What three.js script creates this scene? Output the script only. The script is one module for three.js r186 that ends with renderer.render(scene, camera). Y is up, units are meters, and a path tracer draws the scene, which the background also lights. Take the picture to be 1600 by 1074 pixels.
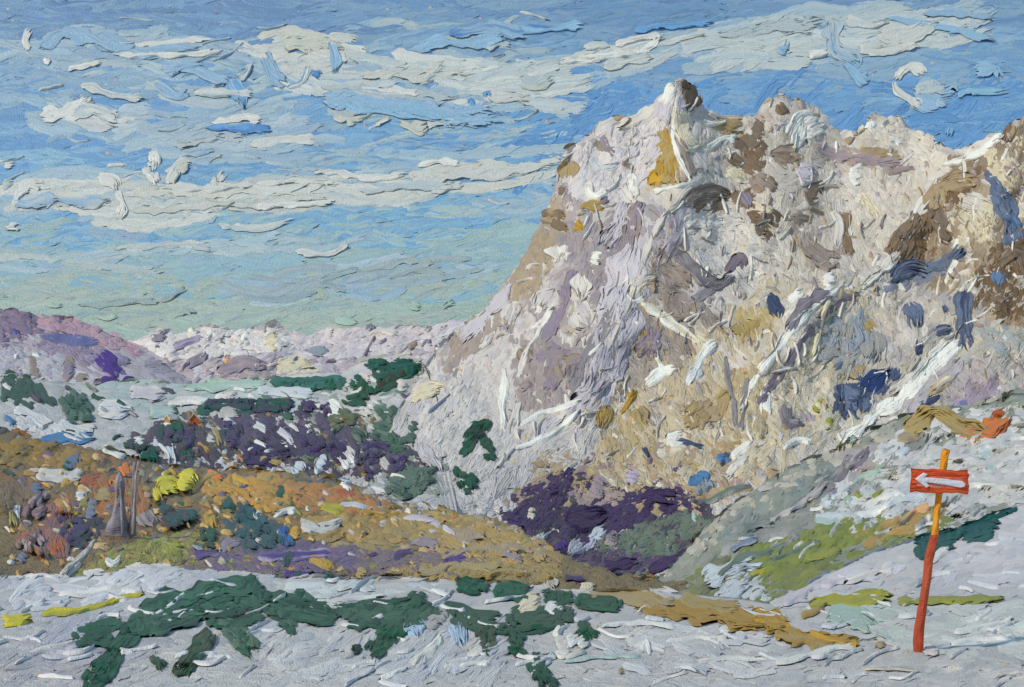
import * as THREE from 'three';
import { mergeGeometries } from 'three/addons/utils/BufferGeometryUtils.js';

// ---------------------------------------------------------------- camera, sky, sun, exposure
const W = 1600, HGT = 1074, FOV = 40, F = HGT / 2 / Math.tan(FOV * Math.PI / 360), HORIZON = 600;
const EYE = new THREE.Vector3(0, 2.6, 0), PITCH = Math.atan((HORIZON - HGT / 2) / F);
const EXPOSURE = 0.8;
const scene = new THREE.Scene();
const camera = new THREE.PerspectiveCamera(FOV, W / HGT, 0.1, 90000);
camera.position.copy(EYE);
camera.rotation.set(PITCH, 0, 0);
camera.updateMatrixWorld();
scene.add(camera);

let seed = 20240611;
const rnd = () => { seed = (seed + 0x6D2B79F5) | 0; let t = Math.imul(seed ^ (seed >>> 15), 1 | seed); t = (t + Math.imul(t ^ (t >>> 7), 61 | t)) ^ t; return ((t ^ (t >>> 14)) >>> 0) / 4294967296; };
const rr = (a, b) => a + (b - a) * rnd();
const pick = (a) => a[(rnd() * a.length) | 0];
const clamp = (x, a, b) => Math.min(b, Math.max(a, x));
const hash = (i, j) => { let n = Math.imul(i, 374761393) + Math.imul(j, 668265263); n = Math.imul(n ^ (n >>> 13), 1274126177); return ((n ^ (n >>> 16)) >>> 0) / 4294967296; };
function noise(x, y) {
  const i = Math.floor(x), j = Math.floor(y), u = x - i, v = y - j, a = u * u * (3 - 2 * u), b = v * v * (3 - 2 * v);
  return (hash(i, j) * (1 - a) + hash(i + 1, j) * a) * (1 - b) + (hash(i, j + 1) * (1 - a) + hash(i + 1, j + 1) * a) * b;
}
const fbm = (x, y) => 0.55 * noise(x, y) + 0.28 * noise(x * 2.1 + 7, y * 2.1 + 3) + 0.17 * noise(x * 4.3 + 1, y * 4.3 + 9);
const lin = (hex) => { const c = new THREE.Color('#' + hex); return [c.r, c.g, c.b]; };

// the air: broad dry-brushed blues over the whole sky, paler and greener towards the horizon
{
  const w = 4096, h = 2048, a = new Float32Array(w * h * 4);
  const BANDS = [
    [-90, ['a3b7b8']],
    [0, ['a2b9b4', 'a9bdb6', '9ab2b2', 'a3b3b4', 'adb7b4']],
    [5.2, ['98b3b4', '8fb0bb', '9fb6b8', '9babb2', 'a3b5b2']],
    [8, ['7fabc8', '8cb4c8', '74a4cc', '9ab4c0', '6c9fcc']],
    [10.5, ['6aa0d2', '7aadd6', '5c95ce', '8ab4d0', '6ea4d0']],
    [14, ['5b90cc', '6799cf', '72a2d0', '5388c6', '86abcc']],
    [18.5, ['5a87bd', '668fbf', '7a9dbf', '527db4', '87a5c0', '6f98c4']],
    [90, ['5a87bd', '668fbf', '527db4']],
  ].map(([e, c]) => [e, c.map((x) => lin(x).map((v, q) => (v * 0.8 + [0.33, 0.36, 0.38][q] * 0.2) / EXPOSURE))]);
  const colorAt = (e) => { let k = 0; while (k < BANDS.length - 2 && BANDS[k + 1][0] < e + rr(-1.6, 1.6)) k++; return pick(BANDS[k][1]); };
  for (let y = 0; y < h; y++) {
    const e = (y + 0.5) / h * 180 - 90;
    let k = 0; while (k < BANDS.length - 2 && BANDS[k + 1][0] < e) k++;
    const c = BANDS[k][1][0];
    for (let x = 0; x < w; x++) a.set([c[0], c[1], c[2], 1], (y * w + x) * 4);
  }
  const deg = w / 360;
  for (let n = 0; n < 17000; n++) {
    const e = rnd() < 0.75 ? rr(0, 32) : rr(0, 90), cosE = Math.max(0.15, Math.cos(e * Math.PI / 180));
    const len = rr(1.2, 6.5) * deg / cosE, wid = rr(0.35, 1.0) * deg, tilt = rr(-0.14, 0.12), x0 = rnd() * w, y0 = (e + 90) * deg, c = colorAt(e), op = rr(0.45, 0.95), sd = rnd() * 1000, curve = rr(-0.002, 0.002);
    for (let i = -len / 2; i < len / 2; i++) {
      const end = Math.min(1, (len / 2 - Math.abs(i)) / (4 + 5 * noise(sd + i * 0.3, 5)));
      for (let j = -wid / 2; j < wid / 2; j++) {
        const b = noise(sd + j * 0.9, i * 0.02), al = op * end * (b > 0.25 ? 1 : 0.35) * Math.min(1, (wid / 2 - Math.abs(j)) / 1.5);
        const yy = Math.round(y0 + j + i * tilt * 0.5 + i * i * curve * 0.5), xx = ((Math.round(x0 + i) % w) + w) % w;
        if (yy < 0 || yy >= h) continue;
        const o = (yy * w + xx) * 4, f = 0.88 + 0.24 * b;
        for (let q = 0; q < 3; q++) a[o + q] += (c[q] * f - a[o + q]) * al;
      }
    }
  }
  const t = new THREE.DataTexture(a, w, h, THREE.RGBAFormat, THREE.FloatType);
  t.mapping = THREE.EquirectangularReflectionMapping; t.magFilter = THREE.LinearFilter; t.needsUpdate = true;
  scene.background = t; scene.environment = t;
}

const sun = new THREE.DirectionalLight(new THREE.Color(1, 0.93, 0.82), 3.2);
{
  const az = 55 * Math.PI / 180, el = 44 * Math.PI / 180;
  sun.position.set(-Math.sin(az) * Math.cos(el), Math.sin(el), Math.cos(az) * Math.cos(el)).multiplyScalar(6000);
  sun.castShadow = true; sun.shadow.radius = 4; sun.shadow.mapSize.set(4096, 4096);
  Object.assign(sun.shadow.camera, { left: -5000, right: 5000, top: 5000, bottom: -5000, near: 1, far: 20000 });
  scene.add(sun); scene.add(sun.target);
}

// ---------------------------------------------------------------- survey: bearings (in 1600 x 1074 steps) and distances turned into points of the land
const RIGHT = new THREE.Vector3(1, 0, 0), UPV = new THREE.Vector3(0, Math.cos(PITCH), Math.sin(PITCH)), FWD = new THREE.Vector3(0, Math.sin(PITCH), -Math.cos(PITCH));
const at = (px, py, d) => EYE.clone().addScaledVector(RIGHT, (px - W / 2) / F * d).addScaledVector(UPV, (HGT / 2 - py) / F * d).addScaledVector(FWD, d);
const table = (s) => s.trim().split(/\s+/).map((p) => p.split(',').map(Number));
function look(t, x) {                                                  // [x, y, d] table, interpolated
  if (x <= t[0][0]) return [t[0][1], t[0][2]];
  for (let k = 1; k < t.length; k++) if (x <= t[k][0]) { const [x0, y0, d0] = t[k - 1], [x1, y1, d1] = t[k], u = (x - x0) / (x1 - x0); return [y0 + (y1 - y0) * u, d0 + (d1 - d0) * u]; }
  const e = t[t.length - 1]; return [e[1], e[2]];
}
// a face of land: profile lines from near to far, each a table of bearing, height step, distance; relief = extra distance (metres)
const LAND = {};
function land(name, lines, relief, x0, x1, behind, rough = 0) {
  LAND[name] = { lines: lines.map(table), relief, x0, x1, behind, rough };
}
const ridge = (px, py, pts, wide) => {                                 // closeness to a rib of rock
  let best = 1e9;
  for (let k = 1; k < pts.length; k++) {
    const [ax, ay] = pts[k - 1], [bx, by] = pts[k], u = clamp(((px - ax) * (bx - ax) + (py - ay) * (by - ay)) / ((bx - ax) ** 2 + (by - ay) ** 2), 0, 1);
    best = Math.min(best, Math.hypot(px - ax - u * (bx - ax), py - ay - u * (by - ay)));
  }
  return Math.exp(-(Math.sqrt(best * best + 300) - 17.3) / wide);
};
const RIBS = [
  ['1060,130 1055,200 1075,280 1040,330 1000,420 960,520 900,650', 38, -150], ['1060,130 1000,185 900,225 870,300 800,440', 30, -60],
  ['1080,290 1050,360 1100,440 1110,545 1080,640', 30, -70], ['1222,150 1190,230 1210,320 1150,430', 34, -80], ['1358,180 1330,260 1340,360 1290,460 1180,600', 34, -90],
  ['1500,240 1440,330 1380,430 1260,480 1200,560', 36, -130], ['1585,190 1560,320 1500,450 1440,560', 40, -90], ['1500,530 1420,610 1310,710', 22, 60], ['985,470 940,580 880,660', 26, 50],
].map(([s, w, a]) => [table(s), w, a]);
const mountainRelief = (px, py) => {
  let r = 0;
  for (const [p, w, a] of RIBS) r += a * ridge(px, py, p, w);
  return 0.6 * r + 80 * (fbm(px / 85, py / 85) - 0.5) + 34 * (fbm(px / 24 + 9, py / 24) - 0.5);
};
land('range', ['-500,700,6500 2000,700,6500', '-500,600,8000 2000,600,8000', `-500,500,9000 180,533,9000 215,530,9000 250,512,9000 275,530,9000 300,520,9000 335,507,9200 365,523,9200 400,514,9200 425,504,9300 455,522,9300 480,530,9300 520,514,9300 545,522,9300
  575,507,9300 610,518,9300 640,506,9300 670,520,9300 700,500,9300 760,500,9300 1000,480,9300 2000,480,9300`], (x, y) => 260 * (fbm(x / 50, y / 30) - 0.5), -500, 1000, 2500);
land('hill', ['-500,740,3000 1000,740,3000', '-500,640,3900 1000,660,3900', '-500,470,5200 0,486,5200 40,489,5200 60,496,5200 100,499,5200 130,504,5200 160,517,5100 200,536,5000 240,556,4900 290,592,4700 330,620,4500 400,650,4200 1000,680,4000'], (x, y) => 160 * (fbm(x / 60, y / 40) - 0.5), -500, 480, 1500);
land('valley', ['-500,860,900 1100,860,900', '-500,700,1900 1100,700,1900', '-500,606,3300 0,588,3300 60,594,3300 120,600,3300 200,598,3300 300,603,3300 430,594,3200 540,582,3100 562,564,3000 590,560,2950 630,560,2860 662,566,2780 682,620,2500 700,720,1950 720,830,1300 760,880,1150 900,940,1150 1100,980,1100'], (x, y) => 90 * (fbm(x / 60, y / 30) - 0.5), -500, 1000, 400);
land('mountain', ['480,900,820 700,900,820 950,900,1250 2000,900,1250', '480,760,1530 700,760,1560 950,760,1780 2000,760,1700', '480,660,2160 640,640,2250 2000,600,2150', `480,800,1300 560,740,1700 600,690,2050 640,612,2450 670,562,2760 700,530,2850 740,500,2900 770,470,2950 800,430,3000 830,384,3050 850,338,3080 868,300,3100 875,246,3120
  885,231,3130 905,224,3140 930,210,3150 945,189,3160 965,179,3180 990,181,3190 1010,177,3200 1030,155,3220 1045,134,3230 1060,123,3240 1078,129,3240 1090,155,3250 1110,174,3260 1130,182,3280 1160,183,3300 1185,175,3320 1195,160,3340 1222,145,3360
  1235,152,3380 1260,164,3400 1280,170,3400 1290,181,3410 1305,201,3420 1315,209,3420 1335,203,3430 1352,200,3440 1357,177,3440 1380,183,3440 1410,185,3440 1420,195,3440 1440,205,3420 1460,216,3380 1485,236,3200 1500,240,3050 1520,225,2950 1550,212,2900
  1570,204,2880 1585,189,2870 1600,181,2860 1700,150,2860 2000,120,2860`], mountainRelief, 480, 2000, 1400, 4);
land('hillside', ['-500,1000,26 1400,1000,26', '-500,890,150 1400,905,150', '-500,760,520 1400,820,520', `-500,650,1050 0,666,1050 60,688,1000 130,699,980 180,706,960 240,728,940 300,734,930 400,736,900 500,744,860 560,760,800 640,788,720 700,800,680 760,812,640 800,826,560 840,846,470 870,866,400
  930,892,330 1000,905,300 1100,912,300 1400,915,300`], (x, y) => (fbm(x / 60, y / 24) - 0.5) * 90 * clamp((1000 - y) / 250, 0, 1), -500, 1400, 250, 3);
land('slope', ['900,1010,32 2000,1010,34', '900,965,70 1200,950,80 2000,880,90', `900,960,110 1000,930,150 1040,900,190 1080,850,230 1130,800,260 1200,756,290 1260,722,310 1320,698,320 1400,652,330 1470,638,330 1530,634,325 1600,612,320 1800,560,320 2000,520,320`], (x, y) => (fbm(x / 70, y / 30) - 0.5) * 34 * clamp((1000 - y) / 200, 0, 1), 900, 2000, 120, 3);
land('field', ['-500,1110,7.4 2000,1110,7.4', '-500,1040,9.4 2000,1040,9.4', '-500,980,12.6 1200,985,12.6 1400,970,13.5 2000,950,14.5', '-500,950,16 900,958,17 1100,965,17 1210,958,17 1420,938,18 2000,935,18', `-500,930,22 0,905,22 100,904,22 200,889,22 290,888,22 330,896,22 420,904,22 600,906,22 800,914,22 850,922,22 900,928,22 960,930,22 1040,926,22 1100,930,22
  1160,936,22 1210,944,22 1250,922,26 1290,899,30 1360,869,33 1440,844,36 1500,832,38 1560,805,40 1600,794,41 1800,740,45 2000,700,48`], (x, y) => (fbm(x / 120, y / 26) - 0.5) * 1.1 * clamp((1090 - y) / 60, 0, 1), -500, 2000, 9);
LAND.air = { air: true };
function crest(L, px) { return L.air ? -1e9 : look(L.lines[L.lines.length - 1], px)[0] + (!L.rough ? 0 : L.rough === 4 ? 9 * (noise(px / 12, 3) - 0.5) + 7 * (noise(px / 5, 8) - 0.5) : L.rough * 2.6 * (noise(px / 9, 3) - 0.5)); }
function profile(L, px) {                                                // the profile lines at a bearing, smoothed so that notches of the skyline do not crease the slope
  L.cache ??= new Map();
  const k = Math.round(px);
  if (!L.cache.has(k)) L.cache.set(k, L.lines.map((t) => { let y = 0, d = 0; for (let q = -32; q <= 32; q += 8) { const v = look(t, k + q); y += v[0]; d += v[1]; } return [y / 9, d / 9]; }));
  return L.cache.get(k);
}
function distance(L, px, py) {
  if (L.air) return 11000 + (525 - py) * 10;
  const n = L.lines.length;
  const a = profile(L, Math.floor(px)), b = profile(L, Math.floor(px) + 1), f = px - Math.floor(px), lines = a.map((v, k) => [v[0] + (b[k][0] - v[0]) * f, v[1] + (b[k][1] - v[1]) * f]);
  let [yb, db] = lines[0];
  if (py >= yb) return db;
  for (let k = 1; k < n; k++) {
    const [y1, d1] = lines[k];
    if (py >= y1 || k === n - 1) { const u = clamp((yb - py) / Math.max(1, yb - y1), 0, 1); return db + (d1 - db) * u + L.relief(px, py); }
    yb = y1; db = d1;
  }
}
const lift = (L, px, py) => { const y = Math.max(py, crest(L, px) - 12); return at(px, y, distance(L, px, y)); };
function normalAt(L, px, py) {
  const e = 7, y = Math.max(py, crest(L, px) + 8);
  const a = lift(L, px - e, y).sub(lift(L, px + e, y)), b = lift(L, px, y - e).sub(lift(L, px, y + e));
  const n = b.cross(a).normalize(), v = EYE.clone().sub(lift(L, px, y)).normalize();
  if (n.dot(v) < 0) n.negate();
  return n.addScaledVector(v, 0.35).normalize();
}

// ---------------------------------------------------------------- materials
function bristleTexture() {
  const w = 256, h = 128, a = new Uint8Array(w * h * 4);
  for (let y = 0; y < h; y++) for (let x = 0; x < w; x++) {
    const u = x / w, tile = (f) => f(x) * (1 - u) + f(x - w) * u;
    const v = 255 * clamp(tile((q) => 0.46 * noise(y / 8, q / 90) + 0.36 * noise(y / 4.2 + 40, q / 40) + 0.18 * noise(q / 5, y / 5 + 90)), 0, 1);
    a.set([v, v, v, 255], (y * w + x) * 4);
  }
  const t = new THREE.DataTexture(a, w, h); t.wrapS = t.wrapT = THREE.RepeatWrapping; t.magFilter = THREE.LinearFilter; t.needsUpdate = true; return t;
}
const BRISTLE = bristleTexture();
const MAT = {};
const matOf = (name) => MAT[name] ??= new THREE.MeshPhysicalMaterial({ vertexColors: true, roughness: 0.5, metalness: 0, specularIntensity: 0.45, side: THREE.DoubleSide, bumpMap: BRISTLE, bumpScale: 3.4 * ({ range: 8500, hill: 4800, valley: 2300, mountain: 2600, hillside: 400, slope: 200, field: 14, air: 13000 }[name]) / F });

// ---------------------------------------------------------------- dabs: thick strokes of snow, rock, scrub and cloud, with ridged surfaces and ragged ends
const GAIN = [1.17, 1.12, 1.01];                                                     // surface colour for a colour read off the photograph
const PALETTE = {};
for (const s of `white e6e4df|snow cfccc7|lavwhite c0bdc6|lavsnow b4b0ba|bluewhite c3cdd4|cream d6cfb4|taupe 92877f|taupedark 756a5d|brown 7f6d58|tan a39274|ochre a5925e|gold a98738|brightgold bf9a30|purpleg 8b8292|plum 77707c|steel 66758f
  blue 4d7cab|navy 404c68|greyblue 8e99a6|grey 9a9b98|greyd 85848a|mauve 9c8f94|blueviolet 6a70a0|olive 8f9440|orange d07a2a|aqua a9bfb9|greysnow aeabaa|dgreen 1c5236|mgreen 3a6048|teal 17504e|sage 66786a|bush 33503f|violet 4d3480|dviolet 3d2c56|lilac a59bb5
  pgrey 8a8494|pink b3909e|yellow c9bf20|yg a3a024|paleblue aac4dc|cloudw c6cccb|cloudg aebcc2|cloudc bfc4bd|cloudb 8fb0cc|skyb 6b9fd0|skyd 5584bd|skyl 8cb6d4|navydeep 2c3f6e|brightblue 2f62a6|rust a8582c|mint a3bcb0|red c2452a|peach d6a878`.trim().split(/[|\n]/)) { const [k, c] = s.trim().split(' '); PALETTE[k] = lin(c).map((v, q) => Math.min(0.88, v * GAIN[q])); }
const col = (k) => Array.isArray(k) ? k : PALETTE[k] ?? (PALETTE[k] = lin(k).map((v, q) => Math.min(0.88, v * GAIN[q])));

function dab(out, L, pts, w, colors, o = {}) {
  const sd = rnd() * 500, thick = o.thick ?? 1.2, base = o.base ?? 1, dry = o.dry ?? 0.6;
  const curve = pts.length > 2 ? new THREE.CatmullRomCurve3(pts.map(([x, y]) => new THREE.Vector3(x, y, 0))) : new THREE.LineCurve3(new THREE.Vector3(...pts[0], 0), new THREE.Vector3(...pts[1], 0));
  const len = Math.max(4, curve.getLength()), n = clamp(Math.ceil(len / (o.step ?? 6)), 4, 60), m = clamp(Math.ceil(w / (o.across ?? 2.4)), 4, 18);
  const mid = curve.getPoint(0.5), N = normalAt(L, mid.x, mid.y), scaleAt = distance(L, mid.x, Math.max(mid.y, crest(L, mid.x))) / F;
  const c0 = col(pick(colors)), c1 = col(pick(colors)), tone = rr(0.95, 1.05), beadL = rnd(), beadR = rnd();
  const rag = Math.min(0.3, 0.55 * w / len), rows = [];
  for (let j = 0; j <= m; j++) rows.push({ q: j / m * 2 - 1, a: rag * rnd() * 0.7, b: rag * rnd() * 1.5, s: 0.94 + 0.12 * rnd(), h: rnd() });
  const P = [], C = [], UV = [], I = [], keep = [];
  for (let i = 0; i <= n; i++) for (let j = 0; j <= m; j++) {
    const R = rows[j], t = clamp(R.a + (1 - R.b - R.a) * i / n, 0, 1), p = curve.getPoint(t), tg = curve.getTangent(clamp(t, 0.01, 0.99));
    const round = Math.sqrt(Math.max(0.08, 1 - Math.pow(Math.abs(t * 2 - 1), len > 2.2 * w ? 9 : 3)));
    const half = w / 2 * (o.loose ? 0.45 + 0.9 * noise(sd + t * len / 15, 2) : 0.72 + 0.5 * noise(sd + t * len / 13, 2)) * round, sway = o.loose ? (noise(sd + 200 + t * len / 38, 1) - 0.5) * w * o.loose * 0.8 : 0, wob = (noise(sd + 50 + t * len / 8, j * 0.35) - 0.5) * Math.min(4, w * 0.18);
    const x = p.x - tg.y * (half * R.q + wob + sway), y = p.y + tg.x * (half * R.q + wob + sway), q = Math.abs(R.q);
    const ridgeOn = noise(sd + (R.q < 0 ? 70 : 170), t * len / 22), bead = (j === 1 || j === m - 1) ? Math.max(0, ridgeOn - 0.42) * 3.2 * (R.q < 0 ? beadL : beadR) : 0;
    let h = base + thick * (0.42 * noise(sd + j * 0.9, 20 + t * len / 34) + 0.3 * noise(sd + 9 + j * 0.25, t * len / 12) + bead + 0.9 * Math.exp(-(((t - 0.9) / 0.05) ** 2)) * R.h * R.h);
    if (o.dome) h += o.dome * (1 - R.q * R.q) * (1 - (t * 2 - 1) ** 2);
    if (j === 0 || j === m || i === 0 || i === n) h = base - (o.skirt ?? 0.4 + thick * 0.35);
    const v = lift(L, x, y).addScaledVector(N, h * scaleAt);
    P.push(v.x, v.y, v.z);
    const br = noise(sd + j * 0.95, t * len / 24), e = Math.max(0, q - 0.62) / 0.38, en = Math.max(0, Math.abs(t - 0.45) / 0.55 - 0.62) / 0.38;
    keep.push(y > crest(L, x) - (L.rough === 4 ? 0.5 + 2.5 * noise(x / 6, 9) : 2 + 5 * noise(x / 7, 4)) && br > dry * (0.05 + 0.5 * e + 0.62 * en));
    const mx = clamp(0.5 + (noise(sd + 30 + j * 0.55, t * len / 45) - 0.5) * 2.6, 0, 1), g = tone * R.s * (0.96 + 0.08 * noise(sd + x / 4, y / 4));
    for (let k = 0; k < 3; k++) C.push(clamp((c0[k] * mx + c1[k] * (1 - mx)) * g, 0, 0.92));
    UV.push(t * len / 90 + sd, (R.q * w / 2) / 45 + sd * 1.7);
  }
  for (let i = 0; i < n; i++) for (let j = 0; j < m; j++) { const a = i * (m + 1) + j, b = a + 1, c = a + m + 1, d = c + 1; if (keep[a] + keep[b] + keep[c] + keep[d] > 1) I.push(a, b, c, b, d, c); }
  if (!I.length) return;
  const g = new THREE.BufferGeometry();
  g.setAttribute('position', new THREE.Float32BufferAttribute(P, 3));
  g.setAttribute('color', new THREE.Float32BufferAttribute(C, 3));
  g.setAttribute('uv', new THREE.Float32BufferAttribute(UV, 2));
  g.setIndex(I); g.computeVertexNormals();
  out.push(g); return g;
}
// a patch of many short dabs spread along a line
function clump(out, L, pts, w, colors, o = {}) {
  const curve = pts.length > 2 ? new THREE.CatmullRomCurve3(pts.map(([x, y]) => new THREE.Vector3(x, y, 0))) : new THREE.LineCurve3(new THREE.Vector3(...pts[0], 0), new THREE.Vector3(...(pts[1] ?? [pts[0][0] + 1, pts[0][1] + 1]), 0));
  const len = curve.getLength(), size = o.size ?? clamp(w / 1.9, 5, 22), count = Math.ceil((o.cover ?? 1.6) * (len + w * 0.7) * w / (size * size * 1.8)) + 2;
  const dir = o.dir;
  for (let k = 0; k < count; k++) {
    const u = rnd(), p = curve.getPoint(u), tg = curve.getTangent(u), a = rnd() * Math.PI * 2, r = Math.sqrt(rnd()) * Math.max(0, w / 2 - size * 0.4);
    const x = p.x + Math.cos(a) * r, y = p.y + Math.sin(a) * r, th = (dir ?? Math.atan2(tg.y, tg.x)) + rr(-1, 1) * (o.spread ?? 0.7), l = size * rr(0.9, 1.9);
    dab(out, L, [[x - Math.cos(th) * l / 2, y - Math.sin(th) * l / 2], [x + Math.cos(th) * l / 2, y + Math.sin(th) * l / 2]], size * rr(0.6, 1.1), colors, { thick: o.thick ?? 2, base: (o.base ?? 2) + rnd() * 1.6 + (o.pile ?? 0) * (1 - r / (w / 2 + 0.01)), step: 4, dome: o.dome, across: 2, skirt: o.skirt });
  }
}
const inside = (x, y, poly) => { let c = false; for (let i = 0, j = poly.length - 1; i < poly.length; j = i++) { const [xi, yi] = poly[i], [xj, yj] = poly[j]; if ((yi > y) !== (yj > y) && x < (xj - xi) * (y - yi) / (yj - yi) + xi) c = !c; } return c; };
const REGIONS = {};
// an area of ground cover: outline, colours, stroke length and width, direction
function cover(layer, poly, colors, len, w, dir, spread, o = {}) { (REGIONS[layer] ??= []).push({ big: { mountain: 1.55, field: 1.2, hillside: 1.25, range: 1.2, hill: 1.25 }[layer] ?? 1.35, poly: table(poly), colors: colors.split(' '), len, w, dir, spread, ...o }); }
function fill(out, L, R, k) {
  const mean = [0, 1, 2].map((q) => R.colors.reduce((t, c) => t + col(c)[q], 0) / R.colors.length), calm = (R.density ?? 1.5) < 0.6 ? 0 : 0.35;
  const tones = R.colors.map((c) => col(c).map((v, q) => v + (mean[q] - v) * calm));
  const xs = R.poly.map((p) => p[0]), ys = R.poly.map((p) => p[1]), x0 = Math.min(...xs), x1 = Math.max(...xs), y0 = Math.min(...ys), y1 = Math.max(...ys);
  const count = Math.ceil((x1 - x0) * (y1 - y0) / ((R.len[0] + R.len[1]) / 2 * (R.w[0] + R.w[1]) / 2) * (R.density ?? 1.5));
  for (let n = 0; n < count; n++) {
    const x = rr(x0, x1), y = rr(y0, y1);
    if (!inside(x, y, R.poly) || y < crest(L, x) - 1) continue;
    const l = rr(...R.len) * (R.big ?? 1.3), w = rr(...R.w) * (R.big ?? 1.3), d = (typeof R.dir === 'function' ? R.dir(x, y) : R.dir) + rr(-1, 1) * R.spread, b = rr(-0.25, 0.25);
    const dx = Math.cos(d) * l / 2, dy = Math.sin(d) * l / 2;
    if (R.tight && !(inside(x - dx * 0.8, y - dy * 0.8, R.poly) && inside(x + dx * 0.8, y + dy * 0.8, R.poly))) continue;
    const over = L.rough === 4 ? 4 : 9; if (crest(L, x - dx) > y - dy + over || crest(L, x + dx) > y + dy + over) continue;
    dab(out, L, [[x - dx, y - dy], [x - dy * b, y + dx * b], [x + dx, y + dy]], w, tones, { thick: (R.thick ?? 2) * 0.6, loose: R.loose, base: (R.lifted ?? 0) + rr(0, R.even ?? 1.1) + 0.25 * Math.min(k, 5), step: R.step ?? 9, across: R.across ?? 3, dry: R.dry ?? 0.75 });
  }
}

// ---------------------------------------------------------------- scene helpers
const taken = {};
const numbered = (n) => { const k = (taken[n] = (taken[n] ?? 0) + 1) - 1; return k ? `${n}_${String(k).padStart(3, '0')}` : n; };
function finish(m) { m.castShadow = m.receiveShadow = true; return m; }
function meshOf(geos, mat, name, origin) {
  const g = geos.length === 1 ? geos[0] : mergeGeometries(geos);
  if (origin) g.translate(-origin.x, -origin.y, -origin.z);
  const m = finish(new THREE.Mesh(g, mat)); m.name = name; if (origin) m.position.copy(origin); return m;
}
function thing(m, label, category, group) { m.userData = { label, category, ...(group ? { group } : {}) }; scene.add(m); return m; }

// ---------------------------------------------------------------- the land: colours of its ground
const D = Math.PI / 180;
const SN = 'b0adab bcb9b6 cac7c4 c0bcbb d2cfcb c6c1b9';
cover('range', '-500,450 1000,450 1000,720 -500,720', 'c4c2c8 b8b6c0 cfcdce c6c1c2 bab8c4', [16, 36], [6, 11], -12 * D, 0.5);
cover('range', '240,510 560,505 560,545 240,550', 'cdc7c4 c4bdc0 d2cdc2 b9b2bc', [12, 26], [6, 11], 0, 0.6);
cover('range', '200,560 700,545 700,600 200,605', 'b3a9ae a79fae bfb5b3 9f98a8', [14, 30], [5, 9], -20 * D, 0.5);
cover('hill', '-500,440 480,440 480,760 -500,760', 'a8a4ae 9c97a3 b0adb6', [16, 40], [7, 12], 18 * D, 0.4);
cover('hill', '-500,440 60,470 60,540 -500,540', '84798f 7a6f8c 90859a', [14, 30], [7, 12], 20 * D, 0.4);
cover('hill', '50,490 140,495 190,525 230,560 150,545 60,520', 'ac8a9c b3909e a58795 b79aa6', [16, 34], [7, 11], 18 * D, 0.25);
cover('hill', '-20,520 130,530 200,560 160,590 40,560 -20,560', 'a79eaa 9c93a0 b3adb6', [14, 30], [6, 10], 20 * D, 0.4);
cover('hill', '-500,550 120,560 280,610 280,680 -500,680', 'b6bac3 aab0ba c1c3c9 b2b6be', [18, 40], [7, 12], 10 * D, 0.35);
cover('valley', '-500,540 1000,540 1000,900 -500,900', 'b3b7b9 a7aeb0 bfc1c1 b9b8b6', [16, 38], [7, 12], 4 * D, 0.4);
cover('valley', '150,590 470,588 470,640 150,640', 'a3b5b3 b3bfbe 9aaeae bcc4c3', [20, 50], [6, 10], -2 * D, 0.2);
cover('valley', '560,640 690,640 690,770 560,790', '8b958a 9aa298 a9aea6 7b877a', [12, 28], [8, 13], 30 * D, 0.8);
cover('mountain', '440,90 2000,90 2000,920 440,920', SN, [20, 46], [9, 16], (x) => (x < 1000 ? 125 : 60) * D, 0.7);
cover('mountain', '870,250 830,380 770,470 690,550 690,600 760,570 820,490 850,530 800,600 830,660 900,650 930,560 970,470 1000,380 940,330 900,300', 'a79e9b 9d959f 968c86 b3aaa5 bab2b2 958d9a', [18, 42], [9, 17], 115 * D, 0.7);
cover('mountain', '868,296 830,375 800,425 775,468 700,530 690,575 730,560 790,500 845,435 885,350', 'ad9c7c 9f8f78 b0a48c a0948a a89c96', [14, 32], [7, 12], 120 * D, 0.4, { thick: 2.6 });
cover('mountain', '880,225 1010,175 1060,120 1045,215 1005,290 960,330 900,310 872,260', 'c4c2c8 cecdd0 b8b5be c9c6c6', [18, 40], [9, 17], 130 * D, 0.7);
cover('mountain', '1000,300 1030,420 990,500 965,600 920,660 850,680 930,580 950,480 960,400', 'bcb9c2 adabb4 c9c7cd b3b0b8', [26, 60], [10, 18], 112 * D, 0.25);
cover('mountain', '640,600 720,558 790,560 800,640 900,640 970,660 900,720 820,745 720,800 680,740 620,680', 'c4c1c0 bab8bc cfcdcb bfbbb4', [20, 48], [10, 18], 140 * D, 0.6);
cover('mountain', '1080,190 1190,160 1300,200 1480,245 1400,370 1340,440 1200,450 1060,410 1030,320 1080,260', 'cac6be d0ccc5 beb7ad c6c0b0 b5aca2', [18, 42], [9, 17], 60 * D, 0.9, { thick: 2.6 });
cover('mountain', '1160,175 1290,180 1300,330 1210,340 1130,290', 'c0b7ad ccc4b8 b1a599 d2cdc6', [12, 28], [8, 14], 40 * D, 1.2, { thick: 3, density: 0.7 });
cover('mountain', '1320,200 1500,240 1440,330 1340,420 1300,300', 'c9c4b9 cfcac2 beb7a8 d3cfc8', [20, 44], [10, 18], 110 * D, 0.6, { thick: 2.6 });
cover('mountain', '980,460 1060,430 1110,540 1090,640 1010,650 960,640 985,540', 'a19993 aaa39c 978e88 b6afa6 ab9c84', [14, 32], [8, 14], 65 * D, 0.8);
cover('mountain', '1020,610 1100,520 1190,470 1290,560 1300,650 1230,720 1150,740 1000,770 920,740 950,640', 'bdb196 b3a482 c6bca2 cec8b4 beb4a0 b3a993', [16, 38], [9, 15], 75 * D, 0.8, { thick: 2.5 });
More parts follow.
